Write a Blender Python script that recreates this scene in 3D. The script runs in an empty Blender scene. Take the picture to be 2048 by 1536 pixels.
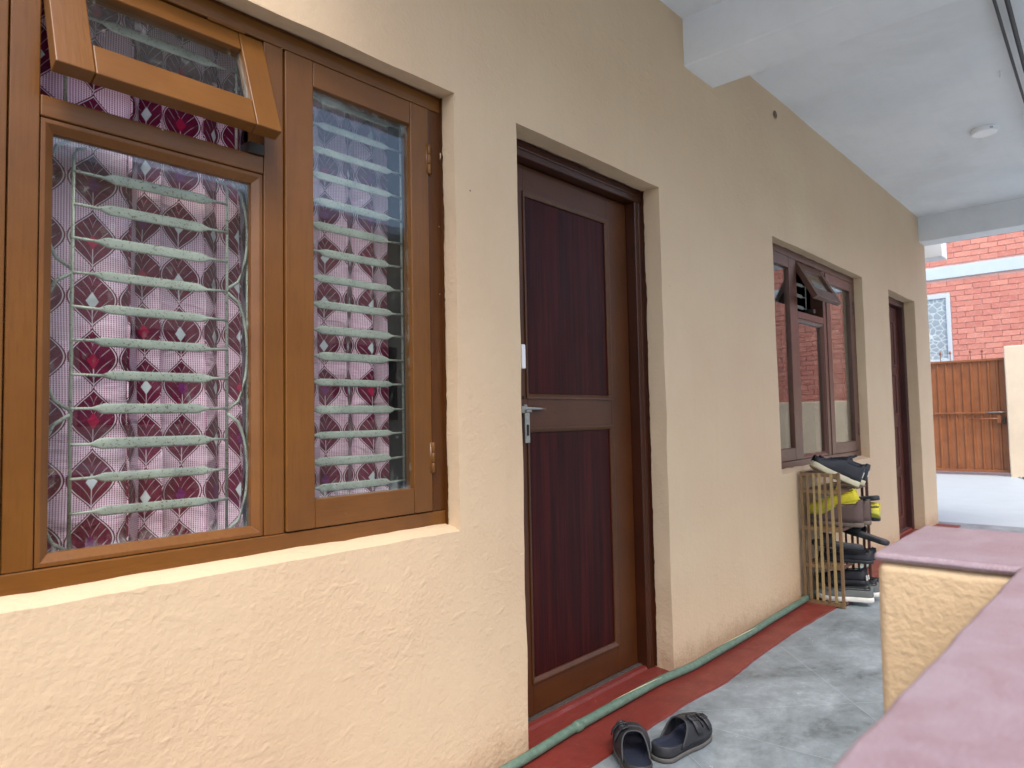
import bpy, bmesh, math, random
from mathutils import Vector, Matrix, noise

# ------------------------------------------------------------------ camera, sky, sun, exposure
scene = bpy.context.scene
COL = scene.collection
R = math.radians
CAM_Y, CAM_Z = -1.5096, 1.08

cam_data = bpy.data.cameras.new("camera")
cam = bpy.data.objects.new("camera", cam_data)
COL.objects.link(cam)
cr = Vector((0.67237615, -0.7399414, -0.01992582))
cu = Vector((-0.02469405, -0.04932711, 0.99847736))
cf = Vector((0.73979762, 0.67086031, 0.05143852))
cam.matrix_world = Matrix(((cr.x, cu.x, -cf.x, 0.0), (cr.y, cu.y, -cf.y, CAM_Y), (cr.z, cu.z, -cf.z, CAM_Z), (0, 0, 0, 1)))
cam_data.sensor_width = 36
cam_data.lens = 24.416
cam_data.clip_start = 0.02
cam_data.clip_end = 500
cam_data.dof.use_dof = True
cam_data.dof.focus_distance = 2.3
cam_data.dof.aperture_fstop = 5.6
scene.camera = cam

SUN_EL, SUN_AZ = R(54), R(216)          # azimuth from +Y towards +X
world = bpy.data.worlds.new("World")
scene.world = world
world.use_nodes = True
wn = world.node_tree.nodes
wl = world.node_tree.links
for n_ in list(wn):
    wn.remove(n_)
sky = wn.new("ShaderNodeTexSky")
sky.sky_type = 'NISHITA'
sky.sun_disc = False
sky.sun_elevation = SUN_EL
sky.sun_rotation = SUN_AZ
sky.air_density = 1.0
sky.dust_density = 3.0
bg = wn.new("ShaderNodeBackground")
bg.inputs['Strength'].default_value = 0.13
wo = wn.new("ShaderNodeOutputWorld")
wl.new(sky.outputs[0], bg.inputs['Color'])
wl.new(bg.outputs[0], wo.inputs['Surface'])

sun_data = bpy.data.lights.new("sun", 'SUN')
sun_data.energy = 0.58
sun_data.angle = R(18)
sun_data.color = (1.0, 0.98, 0.94)
sun = bpy.data.objects.new("sun", sun_data)
COL.objects.link(sun)
sdir = Vector((math.sin(SUN_AZ) * math.cos(SUN_EL), math.cos(SUN_AZ) * math.cos(SUN_EL), math.sin(SUN_EL)))
sun.rotation_euler = sdir.to_track_quat('Z', 'Y').to_euler()
sun.location = (0, -4, 6)

scene.view_settings.view_transform = 'Standard'
scene.view_settings.look = 'None'
scene.view_settings.gamma = 1
scene.view_settings.use_curve_mapping = False
scene.view_settings.exposure = 1.76
scene.cycles.max_bounces = 12
scene.cycles.diffuse_bounces = 7
scene.cycles.transparent_max_bounces = 24

rnd = random.Random(7)

# ------------------------------------------------------------------ node helpers
def srgb(r, g, b):
    f = lambda c: c / 12.92 if c <= 0.04045 else ((c + 0.055) / 1.055) ** 2.4
    return (f(r / 255), f(g / 255), f(b / 255), 1.0)

class NT:
    def __init__(self, name):
        self.m = bpy.data.materials.new(name)
        self.m.use_nodes = True
        self.t = self.m.node_tree
        self.n = self.t.nodes
        for x in list(self.n):
            self.n.remove(x)
        self.out = self.n.new("ShaderNodeOutputMaterial")
    def link(self, a, b):
        self.t.links.new(a, b)
    def sock(self, node, key, v):
        if v is None:
            return
        s = node.inputs[key]
        if isinstance(v, bpy.types.NodeSocket):
            self.link(v, s)
        else:
            s.default_value = v
    def node(self, kind, ins=None, **props):
        x = self.n.new(kind)
        for k, v in props.items():
            setattr(x, k, v)
        for k, v in (ins or {}).items():
            self.sock(x, k, v)
        return x
    def math(self, op, a, b=None, c=None, clamp=False):
        x = self.n.new("ShaderNodeMath"); x.operation = op; x.use_clamp = clamp
        for i, v in enumerate((a, b, c)):
            if v is not None:
                self.sock(x, i, v)
        return x.outputs[0]
    def coord(self, kind='Object', scale=(1, 1, 1), loc=(0, 0, 0), rot=(0, 0, 0)):
        tc = self.n.new("ShaderNodeTexCoord")
        mp = self.n.new("ShaderNodeMapping")
        mp.inputs['Scale'].default_value = scale
        mp.inputs['Location'].default_value = loc
        mp.inputs['Rotation'].default_value = rot
        self.link(tc.outputs[kind], mp.inputs['Vector'])
        return mp.outputs[0]
    def noise(self, vec, scale, detail=4, rough=0.55, dist=0.0):
        x = self.node("ShaderNodeTexNoise", {'Vector': vec, 'Scale': scale, 'Detail': detail, 'Roughness': rough, 'Distortion': dist})
        return x.outputs[0]
    def ramp(self, fac, stops, interp='LINEAR'):
        x = self.n.new("ShaderNodeValToRGB")
        x.color_ramp.interpolation = interp
        e = x.color_ramp.elements
        while len(e) < len(stops):
            e.new(0.5)
        for i, (p, c) in enumerate(stops):
            e[i].position = p
            e[i].color = c if len(c) == 4 else (*c, 1)
        self.link(fac, x.inputs[0])
        return x.outputs[0]
    def mask(self, fac, lo, hi):
        x = self.node("ShaderNodeMapRange", {'Value': fac, 'From Min': lo, 'From Max': hi})
        x.clamp = True
        return x.outputs[0]
    def mix(self, fac, a, b, mode='MIX'):
        x = self.n.new("ShaderNodeMix"); x.data_type = 'RGBA'; x.blend_type = mode
        self.sock(x, 0, fac); self.sock(x, 6, a); self.sock(x, 7, b)
        return x.outputs[2]
    def bump(self, h, strength=0.3, dist=0.01, normal=None):
        x = self.node("ShaderNodeBump", {'Height': h, 'Strength': strength, 'Distance': dist, 'Normal': normal})
        return x.outputs[0]
    def bsdf(self, color, rough=0.5, normal=None, spec=0.5, metal=0.0, **kw):
        x = self.node("ShaderNodeBsdfPrincipled", {'Base Color': color, 'Roughness': rough, 'Normal': normal, 'Metallic': metal, 'Specular IOR Level': spec})
        for k, v in kw.items():
            self.sock(x, k, v)
        self.link(x.outputs[0], self.out.inputs[0])
        return x

def xyz(t, vec):
    x = t.n.new("ShaderNodeSeparateXYZ"); t.link(vec, x.inputs[0]); return x.outputs

# ------------------------------------------------------------------ materials
def mat_plaster(name, col, col2, bump=0.5, relief=1.0, base_dirt=False, lsc=30, ldet=4, stain=0.0):
    t = NT(name)
    v = t.coord('Object')
    big = t.noise(v, 1.3, 5, 0.6)
    mid = t.noise(v, 9, 4, 0.6)
    c = t.mix(t.mask(big, 0.35, 0.68), col, col2)
    c = t.mix(t.math('MULTIPLY', t.mask(mid, 0.5, 0.8), 0.14), c, (col[0] * 1.12, col[1] * 1.1, col[2] * 1.05, 1))
    # stray specks of dirt and old nail marks
    vo = t.node("ShaderNodeTexVoronoi", {'Vector': v, 'Scale': 5.0})
    sp = t.math('LESS_THAN', vo.outputs['Distance'], 0.014)
    keep = t.math('GREATER_THAN', xyz(t, vo.outputs['Color'])[0], 0.62)
    c = t.mix(t.math('MULTIPLY', sp, keep), c, (0.05, 0.035, 0.02, 1))
    # vertical wash streaks
    vs = t.coord('Object', (14, 14, 0.7))
    st = t.noise(vs, 1.0, 4, 0.6)
    c = t.mix(t.math('MULTIPLY', t.mask(st, 0.55, 0.8), 0.13), c, (col[0] * 0.72, col[1] * 0.66, col[2] * 0.6, 1))
    if stain:
        s1 = t.noise(v, 1.1, 6, 0.62, 0.5)
        c = t.mix(t.math('MULTIPLY', t.mask(s1, 0.52, 0.66), stain), c, (col[0] * 0.62, col[1] * 0.60, col[2] * 0.55, 1))
        s2 = t.noise(t.coord('Object', (0.6, 9, 9)), 3.0, 3, 0.5)
        c = t.mix(t.math('MULTIPLY', t.mask(s2, 0.5, 0.7), stain * 0.5), c, (col[0] * 0.8, col[1] * 0.8, col[2] * 0.8, 1))
    if base_dirt:
        z = xyz(t, v)[2]
        nz = t.noise(v, 11, 5, 0.7)
        low = t.math('SUBTRACT', t.math('MULTIPLY', nz, 0.24), z)
        c = t.mix(t.math('MULTIPLY', t.mask(low, 0.0, 0.09), 0.5), c, (0.38, 0.22, 0.13, 1))
    # relief: flattened lumps, orange peel, fine grain
    lump = t.noise(v, lsc, ldet, 0.5, 0.2)
    peel = t.noise(v, 85, 3, 0.55, 0.15)
    fine = t.noise(v, 300, 2, 0.5)
    patch = t.mask(t.noise(v, 2.6, 3, 0.5), 0.3, 0.65)
    pits = t.mask(t.noise(t.coord('Object', (1, 1, 1.6)), 19, 2, 0.4, 0.4), 0.58, 0.72)
    h = t.math('ADD', t.math('MULTIPLY', lump, 0.7), t.math('MULTIPLY', t.math('MULTIPLY', peel, 0.55), t.math('ADD', 0.35, patch)))
    h = t.math('ADD', h, t.math('MULTIPLY', fine, 0.10))
    h = t.math('ADD', h, t.math('MULTIPLY', t.math('MULTIPLY', pits, patch), 0.35))
    if base_dirt:
        h = t.math('ADD', h, t.math('MULTIPLY', t.math('MULTIPLY', t.mask(t.math('SUBTRACT', 0.22, z), 0.0, 0.2), t.noise(v, 60, 4, 0.6)), 1.6))
    t.bsdf(c, 0.62, t.bump(h, bump, 0.0065 * relief), 0.35)
    return t.m

def mat_enamel(name, col, col2, rough=0.28, axis='z', specks=0.5, under=(0.62, 0.5, 0.38, 1)):
    """gloss oil paint over wood: brush drag, specks where the paint missed"""
    t = NT(name)
    sc = {'z': (1, 1, 0.07), 'x': (0.07, 1, 1)}[axis]
    g = t.coord('Object', sc)
    v = t.coord('Object')
    grain = t.noise(g, 160, 4, 0.6)
    big = t.noise(v, 5, 4, 0.6)
    c = t.mix(t.mask(big, 0.3, 0.7), col, col2)
    c = t.mix(t.math('MULTIPLY', t.mask(grain, 0.48, 0.75), 0.4), c, (col2[0] * 0.6, col2[1] * 0.6, col2[2] * 0.6, 1))
    grime = t.noise(v, 2.2, 6, 0.7, 0.4)
    c = t.mix(t.math('MULTIPLY', t.mask(grime, 0.5, 0.7), 0.28), c, (col2[0] * 0.5, col2[1] * 0.48, col2[2] * 0.5, 1))
    vo = t.node("ShaderNodeTexVoronoi", {'Vector': t.coord('Object', {'z': (1, 1, 0.55), 'x': (0.5, 1, 1)}[axis]), 'Scale': 42.0})
    sp = t.math('LESS_THAN', vo.outputs['Distance'], 0.05)
    keep = t.math('GREATER_THAN', xyz(t, vo.outputs['Color'])[0], 1 - 0.18 * specks)
    cr1 = t.noise(t.coord('Object', {'z': (1, 1, 0.16), 'x': (0.16, 1, 1)}[axis]), 120, 5, 0.75)
    zone = t.mask(t.noise(v, 3.1, 2, 0.5), 0.5, 0.62)
    c = t.mix(t.math('MULTIPLY', t.math('MULTIPLY', t.mask(cr1, 0.70, 0.74), zone), specks), c, under)
    c = t.mix(t.math('MULTIPLY', sp, keep), c, under)
    rg = t.math('ADD', rough, t.math('MULTIPLY', t.noise(v, 30, 3, 0.6), 0.16))
    h = t.math('ADD', t.math('MULTIPLY', grain, 0.5), t.math('MULTIPLY', t.noise(v, 18, 3, 0.5), 0.9))
    t.bsdf(c, rg, t.bump(h, 0.22, 0.003), 0.4)
    return t.m

def mat_simple(name, col, rough=0.5, metal=0.0, nscale=30, namt=0.25, bump=0.15, bdist=0.002, spec=0.5, dark=0.6):
    t = NT(name)
    v = t.coord('Object')
    n = t.noise(v, nscale, 4, 0.6)
    c = t.mix(t.math('MULTIPLY', t.mask(n, 0.4, 0.75), namt), col, (col[0] * dark, col[1] * dark, col[2] * dark, 1))
    t.bsdf(c, t.math('ADD', rough, t.math('MULTIPLY', n, 0.12)), t.bump(t.noise(v, nscale * 4, 3, 0.6), bump, bdist), spec, metal)
    return t.m

def mat_laminate(name, dark, red, rough=0.3):
    t = NT(name)
    a = t.noise(t.coord('Object', (1, 1, 0.035)), 46, 3, 0.65, 0.3)
    b = t.noise(t.coord('Object', (1, 1, 0.02)), 190, 2, 0.6)
    m = t.math('ADD', t.math('MULTIPLY', a, 0.75), t.math('MULTIPLY', b, 0.25))
    c = t.ramp(m, [(0.40, dark), (0.52, tuple((dark[i] + red[i]) / 2 for i in range(3)) + (1,)), (0.62, red)])
    v = t.coord('Object')
    vo = t.node("ShaderNodeTexVoronoi", {'Vector': v, 'Scale': 16.0})
    sp = t.math('MULTIPLY', t.math('LESS_THAN', vo.outputs['Distance'], 0.03), t.math('GREATER_THAN', xyz(t, vo.outputs['Color'])[0], 0.8))
    c = t.mix(t.math('MULTIPLY', sp, 0.5), c, (0.45, 0.36, 0.3, 1))
    t.bsdf(c, t.math('ADD', rough, t.math('MULTIPLY', t.noise(v, 6, 4, 0.6), 0.2)), t.bump(t.noise(v, 7, 2, 0.5), 0.15, 0.004), 0.12)
    return t.m

def mat_glass(name, dust=0.5, tint=(0.93, 0.97, 0.96, 1), size=None, wob=0.12):
    """clear pane: mirror reflection by Schlick's law over see-through, with dust and old putty smears near the edges.
    UV runs 0..1 over the pane."""
    t = NT(name)
    geo = t.n.new("ShaderNodeNewGeometry")
    v = t.coord('Object')
    nb = t.bump(t.noise(v, 5, 2, 0.4), wob, 0.004)
    dp = t.node("ShaderNodeVectorMath", {0: geo.outputs['Incoming'], 1: geo.outputs['Normal']}, operation='DOT_PRODUCT').outputs['Value']
    c_ = t.math('ABSOLUTE', dp)
    f = t.math('ADD', 0.042, t.math('MULTIPLY', 0.958, t.math('POWER', t.math('SUBTRACT', 1.0, c_, clamp=True), 5.0)))
    tr = t.node("ShaderNodeBsdfTransparent", {'Color': tint})
    gl = t.node("ShaderNodeBsdfGlossy", {'Roughness': 0.0, 'Normal': nb, 'Color': (1, 1, 1, 1)})
    mx = t.node("ShaderNodeMixShader", {0: f, 1: tr.outputs[0], 2: gl.outputs[0]})
    uv = xyz(t, t.coord('UV'))
    e = t.math('MINIMUM', t.math('MINIMUM', uv[0], t.math('SUBTRACT', 1.0, uv[0])), t.math('MINIMUM', uv[1], t.math('SUBTRACT', 1.0, uv[1])))
    edge = t.math('SUBTRACT', 1.0, t.math('DIVIDE', e, 0.05), clamp=True)
    n1 = t.noise(t.coord('Object', (1, 1, 0.6)), 38, 6, 0.7, 0.6)
    n2 = t.noise(v, 260, 3, 0.7)
    n3 = t.noise(v, 7, 4, 0.6, 0.8)
    d = t.math('MULTIPLY', t.mask(t.math('ADD', n1, t.math('MULTIPLY', edge, 0.22)), 0.60, 0.95), 0.5)
    spots = t.math('MULTIPLY', t.mask(n2, 0.68, 0.76), t.math('MULTIPLY', t.mask(n3, 0.45, 0.7), 0.7))
    film = t.math('MULTIPLY', t.mask(n3, 0.35, 0.75), 0.012)
    d = t.math('ADD', t.math('ADD', d, spots), film)
    d = t.math('MULTIPLY', d, dust, clamp=True)
    df = t.node("ShaderNodeBsdfDiffuse", {'Color': (0.50, 0.53, 0.50, 1)})
    m2 = t.node("ShaderNodeMixShader", {0: d, 1: mx.outputs[0], 2: df.outputs[0]})
    t.link(m2.outputs[0], t.out.inputs[0])
    return t.m

def mat_curtain(name):
    """ogee leaf print; UV in metres of cloth"""
    t = NT(name)
    PX, PZ = 0.104, 0.131
    uv = xyz(t, t.coord('UV'))
    wob = t.noise(t.coord('UV'), 9, 2, 0.5)
    U = t.math('DIVIDE', uv[0], PX)
    V = t.math('DIVIDE', uv[1], PZ)
    iu = t.math('FLOOR', U); iv = t.math('FLOOR', V)
    u = t.math('ABSOLUTE', t.math('SUBTRACT', t.math('SUBTRACT', U, iu), 0.5))
    w = t.math('SUBTRACT', t.math('SUBTRACT', V, iv), 0.5)      # -.5 .. .5
    cw = t.math('COSINE', t.math('MULTIPLY', w, 2 * math.pi))
    # bulb: fuller below, drawn out above
    h = t.math('MULTIPLY', t.math('POWER', t.math('ADD', 0.5, t.math('MULTIPLY', cw, 0.5)), 0.68), 0.482)
    h = t.math('ADD', h, 0.012)
    d = t.math('SUBTRACT', h, u)
    aw = t.math('ABSOLUTE', w)
    # pink dotted ground
    dots = t.math('MULTIPLY', t.math('SINE', t.math('MULTIPLY', uv[0], 2 * math.pi / 0.0052)), 1.0)
    dz = t.math('SINE', t.math('MULTIPLY', uv[1], 2 * math.pi / 0.0046))
    dotm = t.mask(t.math('ADD', dots, t.math('MULTIPLY', dz, 0.55)), 0.25, 0.75)
    pink = t.mix(dotm, srgb(240, 208, 224), srgb(160, 78, 118))
    maroon = t.mix(t.mask(t.noise(t.coord('UV', (30, 4, 1)), 6, 4, 0.7), 0.35, 0.7), srgb(118, 0, 54), srgb(80, 0, 38))
    white = srgb(225, 205, 215)
    c = t.mix(t.mask(d, -0.004, 0.004), pink, maroon)
    rim = t.math('MULTIPLY', t.mask(d, 0.028, 0.036), t.math('SUBTRACT', 1.0, t.mask(d, 0.052, 0.060)))
    c = t.mix(rim, c, white)
    # veins: spring from the mid rib, curve up and out
    inner = t.mask(d, 0.085, 0.10)
    vb = t.math('SUBTRACT', t.math('MULTIPLY', w, 1.0), t.math('MULTIPLY', t.math('POWER', u, 0.62), 0.75))
    vein = t.math('SINE', t.math('ADD', t.math('MULTIPLY', vb, 2 * math.pi * 5.0), t.math('MULTIPLY', wob, 3.0)))
    vein = t.mask(vein, 0.92, 0.995)
    far = t.mask(aw, 0.0, 0.06)
    c = t.mix(t.math('MULTIPLY', t.math('MULTIPLY', vein, inner), t.math('MULTIPLY', far, 0.55)), c, white)
    ribm = t.math('MULTIPLY', t.math('SUBTRACT', 1.0, t.mask(u, 0.006, 0.014)), t.math('LESS_THAN', w, -0.05))
    c = t.mix(t.math('MULTIPLY', ribm, 0.8), c, white)
    # heart of the bud: white, plum or crimson by cell
    q = t.math('ADD', t.math('DIVIDE', u, 0.135), t.math('DIVIDE', t.math('ABSOLUTE', t.math('ADD', w, 0.05)), 0.15))
    q = t.math('ADD', q, t.math('MULTIPLY', t.math('SUBTRACT', wob, 0.5), 0.5))
    wnz = t.node("ShaderNodeTexWhiteNoise", noise_dimensions='2D')
    cb = t.n.new("ShaderNodeCombineXYZ"); t.link(iu, cb.inputs[0]); t.link(iv, cb.inputs[1]); t.link(cb.outputs[0], wnz.inputs['Vector'])
    hc = t.ramp(wnz.outputs['Value'], [(0.0, srgb(214, 214, 220)), (0.42, srgb(112, 24, 96)), (0.74, srgb(170, 14, 66))], 'CONSTANT')
    c = t.mix(t.math('SUBTRACT', 1.0, t.mask(q, 0.86, 1.0)), c, hc)
    weave = t.noise(t.coord('UV', (1, 1, 1)), 900, 2, 0.5)
    crease = t.noise(t.coord('UV', (1, 2.2, 1), rot=(0, 0, 0.5)), 6, 3, 0.5, 0.5)
    nrm = t.bump(weave, 0.25, 0.0008, t.bump(crease, 0.8, 0.03))
    b = t.bsdf(c, 0.75, nrm, 0.2, **{'Sheen Weight': 0.15})
    return t.m

def mat_floor(name):
    t = NT(name)
    v = t.coord('Object')
    va = t.coord('Object', (1.0, 1.5, 1), rot=(0, 0, R(35)))
    a = t.noise(va, 2.6, 8, 0.68, 0.35)
    b = t.noise(v, 21, 7, 0.75, 0.3)
    m = t.math('ADD', t.math('MULTIPLY', a, 0.66), t.math('MULTIPLY', b, 0.34))
    c = t.ramp(m, [(0.38, srgb(88, 96, 98)), (0.44, srgb(108, 117, 120)), (0.53, srgb(126, 136, 140)), (0.64, srgb(150, 160, 164))])
    sc = t.noise(t.coord('Object', (1, 14, 1), rot=(0, 0, R(-38))), 13, 5, 0.75, 0.8)
    c = t.mix(t.math('MULTIPLY', t.mask(sc, 0.63, 0.75), 0.35), c, srgb(208, 216, 218))
    sc2 = t.noise(t.coord('Object', (1, 16, 1), rot=(0, 0, R(22))), 9, 5, 0.75, 0.8)
    c = t.mix(t.math('MULTIPLY', t.mask(sc2, 0.64, 0.76), 0.3), c, srgb(214, 220, 222))
    vo = t.node("ShaderNodeTexVoronoi", {'Vector': v, 'Scale': 34.0})
    sp = t.math('MULTIPLY', t.math('LESS_THAN', vo.outputs['Distance'], 0.07), t.math('GREATER_THAN', xyz(t, vo.outputs['Color'])[0], 0.86))
    c = t.mix(sp, c, srgb(215, 218, 214))
    rg = t.math('ADD', 0.30, t.math('MULTIPLY', b, 0.35))
    t.bsdf(c, rg, t.bump(b, 0.12, 0.004), 0.5)
    return t.m

def mat_redoxide(name):
    t = NT(name)
    v = t.coord('Object')
    n = t.noise(v, 7, 6, 0.7, 0.5)
    c = t.mix(t.mask(n, 0.3, 0.7), srgb(122, 46, 38), srgb(102, 40, 33))
    d = t.noise(t.coord('Object', (1, 9, 1), rot=(0, 0, R(30))), 11, 6, 0.75, 0.6)
    c = t.mix(t.math('MULTIPLY', t.mask(d, 0.55, 0.75), 0.20), c, srgb(176, 140, 130))
    vo = t.node("ShaderNodeTexVoronoi", {'Vector': v, 'Scale': 38.0})
    sp = t.math('MULTIPLY', t.math('LESS_THAN', vo.outputs['Distance'], 0.06), t.math('GREATER_THAN', xyz(t, vo.outputs['Color'])[0], 0.88))
    c = t.mix(sp, c, srgb(222, 210, 190))
    t.bsdf(c, t.math('ADD', 0.32, t.math('MULTIPLY', n, 0.3)), t.bump(n, 0.25, 0.006), 0.5)
    return t.m

def mat_cap(name):
    t = NT(name)
    v = t.coord('Object')
    n = t.noise(v, 16, 5, 0.65, 0.8)
    n2 = t.noise(v, 95, 3, 0.6)
    c = t.mix(t.mask(n, 0.38, 0.62), srgb(134, 110, 115), srgb(144, 126, 132))
    n4 = t.noise(v, 420, 3, 0.7)
    c = t.mix(t.math('MULTIPLY', t.mask(n4, 0.5, 0.72), 0.55), c, srgb(176, 168, 175))
    z = xyz(t, t.coord('Object'))[2]
    t.bsdf(c, 0.42, t.bump(t.math('ADD', t.math('MULTIPLY', n2, 0.5), t.math('MULTIPLY', n4, 0.25)), 0.3, 0.004), 0.6)
    return t.m

def mat_brick(name, c1, c2, pale):
    t = NT(name)
    oi = t.n.new("ShaderNodeObjectInfo")
    geo = t.n.new("ShaderNodeNewGeometry")
    v = t.coord('Object')
    r = t.math('FRACT', t.math('ADD', oi.outputs['Random'], geo.outputs['Random Per Island']))
    c = t.mix(r, c1, c2)
    n = t.noise(v, 26, 5, 0.7)
    c = t.mix(t.math('MULTIPLY', t.mask(n, 0.55, 0.72), 0.6), c, pale)
    t.bsdf(c, 0.75, t.bump(n, 0.6, 0.02), 0.2)
    return t.m

M = {}
M['wall'] = mat_plaster("cream_plaster", srgb(204, 181, 149), srgb(200, 173, 142), 0.40, 1.1, True)
M['parapet'] = mat_plaster("parapet_plaster", srgb(202, 178, 142), srgb(194, 168, 132), 0.45, 1.0, False, 110, 2)
M['ceiling'] = mat_plaster("ceiling_whitewash", srgb(226, 229, 231), srgb(214, 219, 223), 0.3, 0.7, stain=0.22)
M['yardwall'] = mat_plaster("yard_wall_plaster", srgb(214, 194, 166), srgb(200, 180, 154), 0.35, 1.0)
M['brown'] = mat_enamel("brown_gloss_paint", srgb(112, 71, 27), srgb(101, 62, 22), 0.26)
M['brownx'] = mat_enamel("brown_gloss_paint_rail", srgb(112, 71, 27), srgb(101, 62, 22), 0.26, 'x')
M['brown_bead'] = mat_enamel("brown_bead_paint", srgb(114, 73, 31), srgb(101, 61, 24), 0.3)
M['redbrown'] = mat_enamel("red_brown_paint", srgb(96, 64, 52), srgb(80, 50, 40), 0.26, 'z', 0.15)
M['redbrownx'] = mat_enamel("red_brown_paint_rail", srgb(96, 64, 52), srgb(80, 50, 40), 0.26, 'x', 0.15)
M['brown_dark'] = mat_enamel("dark_brown_jamb_paint", srgb(84, 46, 14), srgb(72, 38, 10), 0.26)
M['doorframe'] = mat_enamel("door_frame_paint", srgb(66, 29, 12), srgb(54, 24, 9), 0.3, 'z', 0.15)
M['doorframex'] = mat_enamel("door_frame_paint_head", srgb(66, 29, 12), srgb(54, 24, 9), 0.3, 'x', 0.15)
M['doorstile'] = mat_enamel("door_stile_paint", srgb(82, 42, 10), srgb(70, 35, 9), 0.34, 'z', 0.1)
M['doorrail'] = mat_enamel("door_rail_paint", srgb(82, 42, 10), srgb(70, 35, 9), 0.34, 'x', 0.1)
M['doorbead'] = mat_enamel("door_bead_paint", srgb(86, 50, 24), srgb(70, 40, 18), 0.3)
M['laminate'] = mat_laminate("maroon_laminate", srgb(38, 9, 10), srgb(64, 17, 15))
M['door2'] = mat_enamel("far_door_paint", srgb(92, 46, 36), srgb(76, 38, 30), 0.32, 'z', 0.1)
M['door2frame'] = mat_enamel("far_door_frame_paint", srgb(70, 36, 32), srgb(58, 30, 28), 0.34, 'z', 0.1)
M['curtain'] = mat_curtain("leaf_print_cloth")
M['glass'] = mat_glass("dusty_pane", 0.7)
M['glass_clean'] = mat_glass("clear_pane", 0.14, wob=0.03)
M['floor'] = mat_floor("polished_cement")
M['red'] = mat_redoxide("red_oxide_floor")
M['cap'] = mat_cap("parapet_cap_paint")
M['yard'] = mat_simple("yard_concrete", srgb(164, 174, 177), 0.55, nscale=3, namt=0.3, dark=0.8, bump=0.3, bdist=0.01)
M['brick'] = mat_brick("painted_brick", srgb(208, 142, 124), srgb(192, 122, 108), srgb(220, 184, 172))
M['mortar'] = mat_simple("painted_mortar", srgb(220, 182, 170), 0.85, nscale=18, namt=0.5, dark=0.7)
M['white'] = mat_simple("white_paint", srgb(222, 226, 228), 0.5, nscale=6, namt=0.12, dark=0.85)
M['band'] = mat_simple("band_paint", srgb(186, 198, 204), 0.6, nscale=5, namt=0.3, dark=0.8)
M['plastic_white'] = mat_simple("white_plastic", srgb(244, 245, 246), 0.3, nscale=6, namt=0.05, bump=0.02)
M['blue_frame'] = mat_simple("pale_blue_frame", srgb(190, 198, 204), 0.5, nscale=20, namt=0.3, dark=0.7)
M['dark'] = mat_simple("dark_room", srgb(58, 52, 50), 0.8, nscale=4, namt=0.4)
M['cane'] = mat_simple("pale_cane", srgb(158, 136, 92), 0.5, nscale=24, namt=0.6, dark=0.62, bump=0.3)
M['cane_old'] = mat_simple("brown_cane", srgb(124, 98, 66), 0.5, nscale=24, namt=0.6, dark=0.6, bump=0.3)
M['cane_dark'] = mat_simple("dark_red_cane", srgb(92, 58, 46), 0.5, nscale=24, namt=0.5, dark=0.6, bump=0.3)
M['black_shoe'] = mat_simple("black_shoe_leather", srgb(33, 34, 40), 0.55, nscale=40, namt=0.3, bump=0.3)
M['black_rubber'] = mat_simple("black_foam", srgb(40, 41, 45), 0.5, nscale=30, namt=0.25, bump=0.25)
M['navy_bed'] = mat_simple("navy_footbed", srgb(36, 42, 58), 0.5, nscale=14, namt=0.25, bump=0.2)
M['grey_sole'] = mat_simple("dusty_grey_sole", srgb(84, 82, 80), 0.7, nscale=40, namt=0.4, bump=0.3)
M['cream_sole'] = mat_simple("cream_sole", srgb(196, 188, 160), 0.6, nscale=30, namt=0.3)
M['white_sole'] = mat_simple("white_sole", srgb(216, 214, 206), 0.6, nscale=30, namt=0.25)
M['yellow'] = mat_simple("yellow_mesh_fabric", srgb(206, 192, 44), 0.6, nscale=60, namt=0.3, bump=0.4)
M['yellow_sole'] = mat_simple("yellow_grey_sole", srgb(180, 176, 60), 0.6, nscale=60, namt=0.4)
M['brown_leather'] = mat_simple("brown_suede", srgb(92, 74, 68), 0.65, nscale=16, namt=0.5, bump=0.4)
M['brown_sole'] = mat_simple("brown_rubber_sole", srgb(112, 98, 88), 0.7, nscale=30, namt=0.3)
M['grey_canvas'] = mat_simple("grey_canvas", srgb(96, 100, 98), 0.75, nscale=60, namt=0.3, bump=0.4)
M['insole'] = mat_simple("dark_insole", srgb(92, 80, 68), 0.8, nscale=30, namt=0.4)
M['steel'] = mat_simple("worn_steel", srgb(170, 168, 162), 0.32, 0.9, nscale=60, namt=0.5)
M['dark_metal'] = mat_simple("dark_metal", srgb(60, 56, 52), 0.4, 0.6, nscale=60, namt=0.5)
M['cable'] = mat_simple("black_cable", srgb(40, 44, 50), 0.45, nscale=20, namt=0.2)

def mat_grille():
    t = NT("flaking_silver_paint")
    v = t.coord('Object')
    n = t.noise(v, 190, 4, 0.7)
    b = t.noise(v, 14, 4, 0.6)
    c = t.mix(t.mask(b, 0.35, 0.65), srgb(170, 170, 158), srgb(144, 147, 137))
    thr = t.math('ADD', n, t.math('MULTIPLY', b, 0.12))
    c = t.mix(t.mask(thr, 0.63, 0.68), c, srgb(98, 84, 66))
    t.bsdf(c, t.math('ADD', 0.38, t.math('MULTIPLY', n, 0.3)), t.bump(n, 0.3, 0.001), 0.5, 0.15)
    return t.m
M['grille'] = mat_grille()

def mat_hose():
    t = NT("green_hose")
    v = t.coord('Object')
    n = t.noise(v, 45, 5, 0.7)
    x = xyz(t, v)[0]
    cA = t.mix(t.mask(n, 0.35, 0.7), srgb(146, 166, 160), srgb(116, 138, 131))
    cB = t.mix(t.mask(n, 0.35, 0.7), srgb(100, 122, 106), srgb(76, 98, 84))
    c = t.mix(t.mask(x, 1.93, 1.95), cB, cA)
    t.bsdf(c, 0.5, t.bump(n, 0.3, 0.002), 0.4)
    return t.m
M['hose'] = mat_hose()

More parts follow.
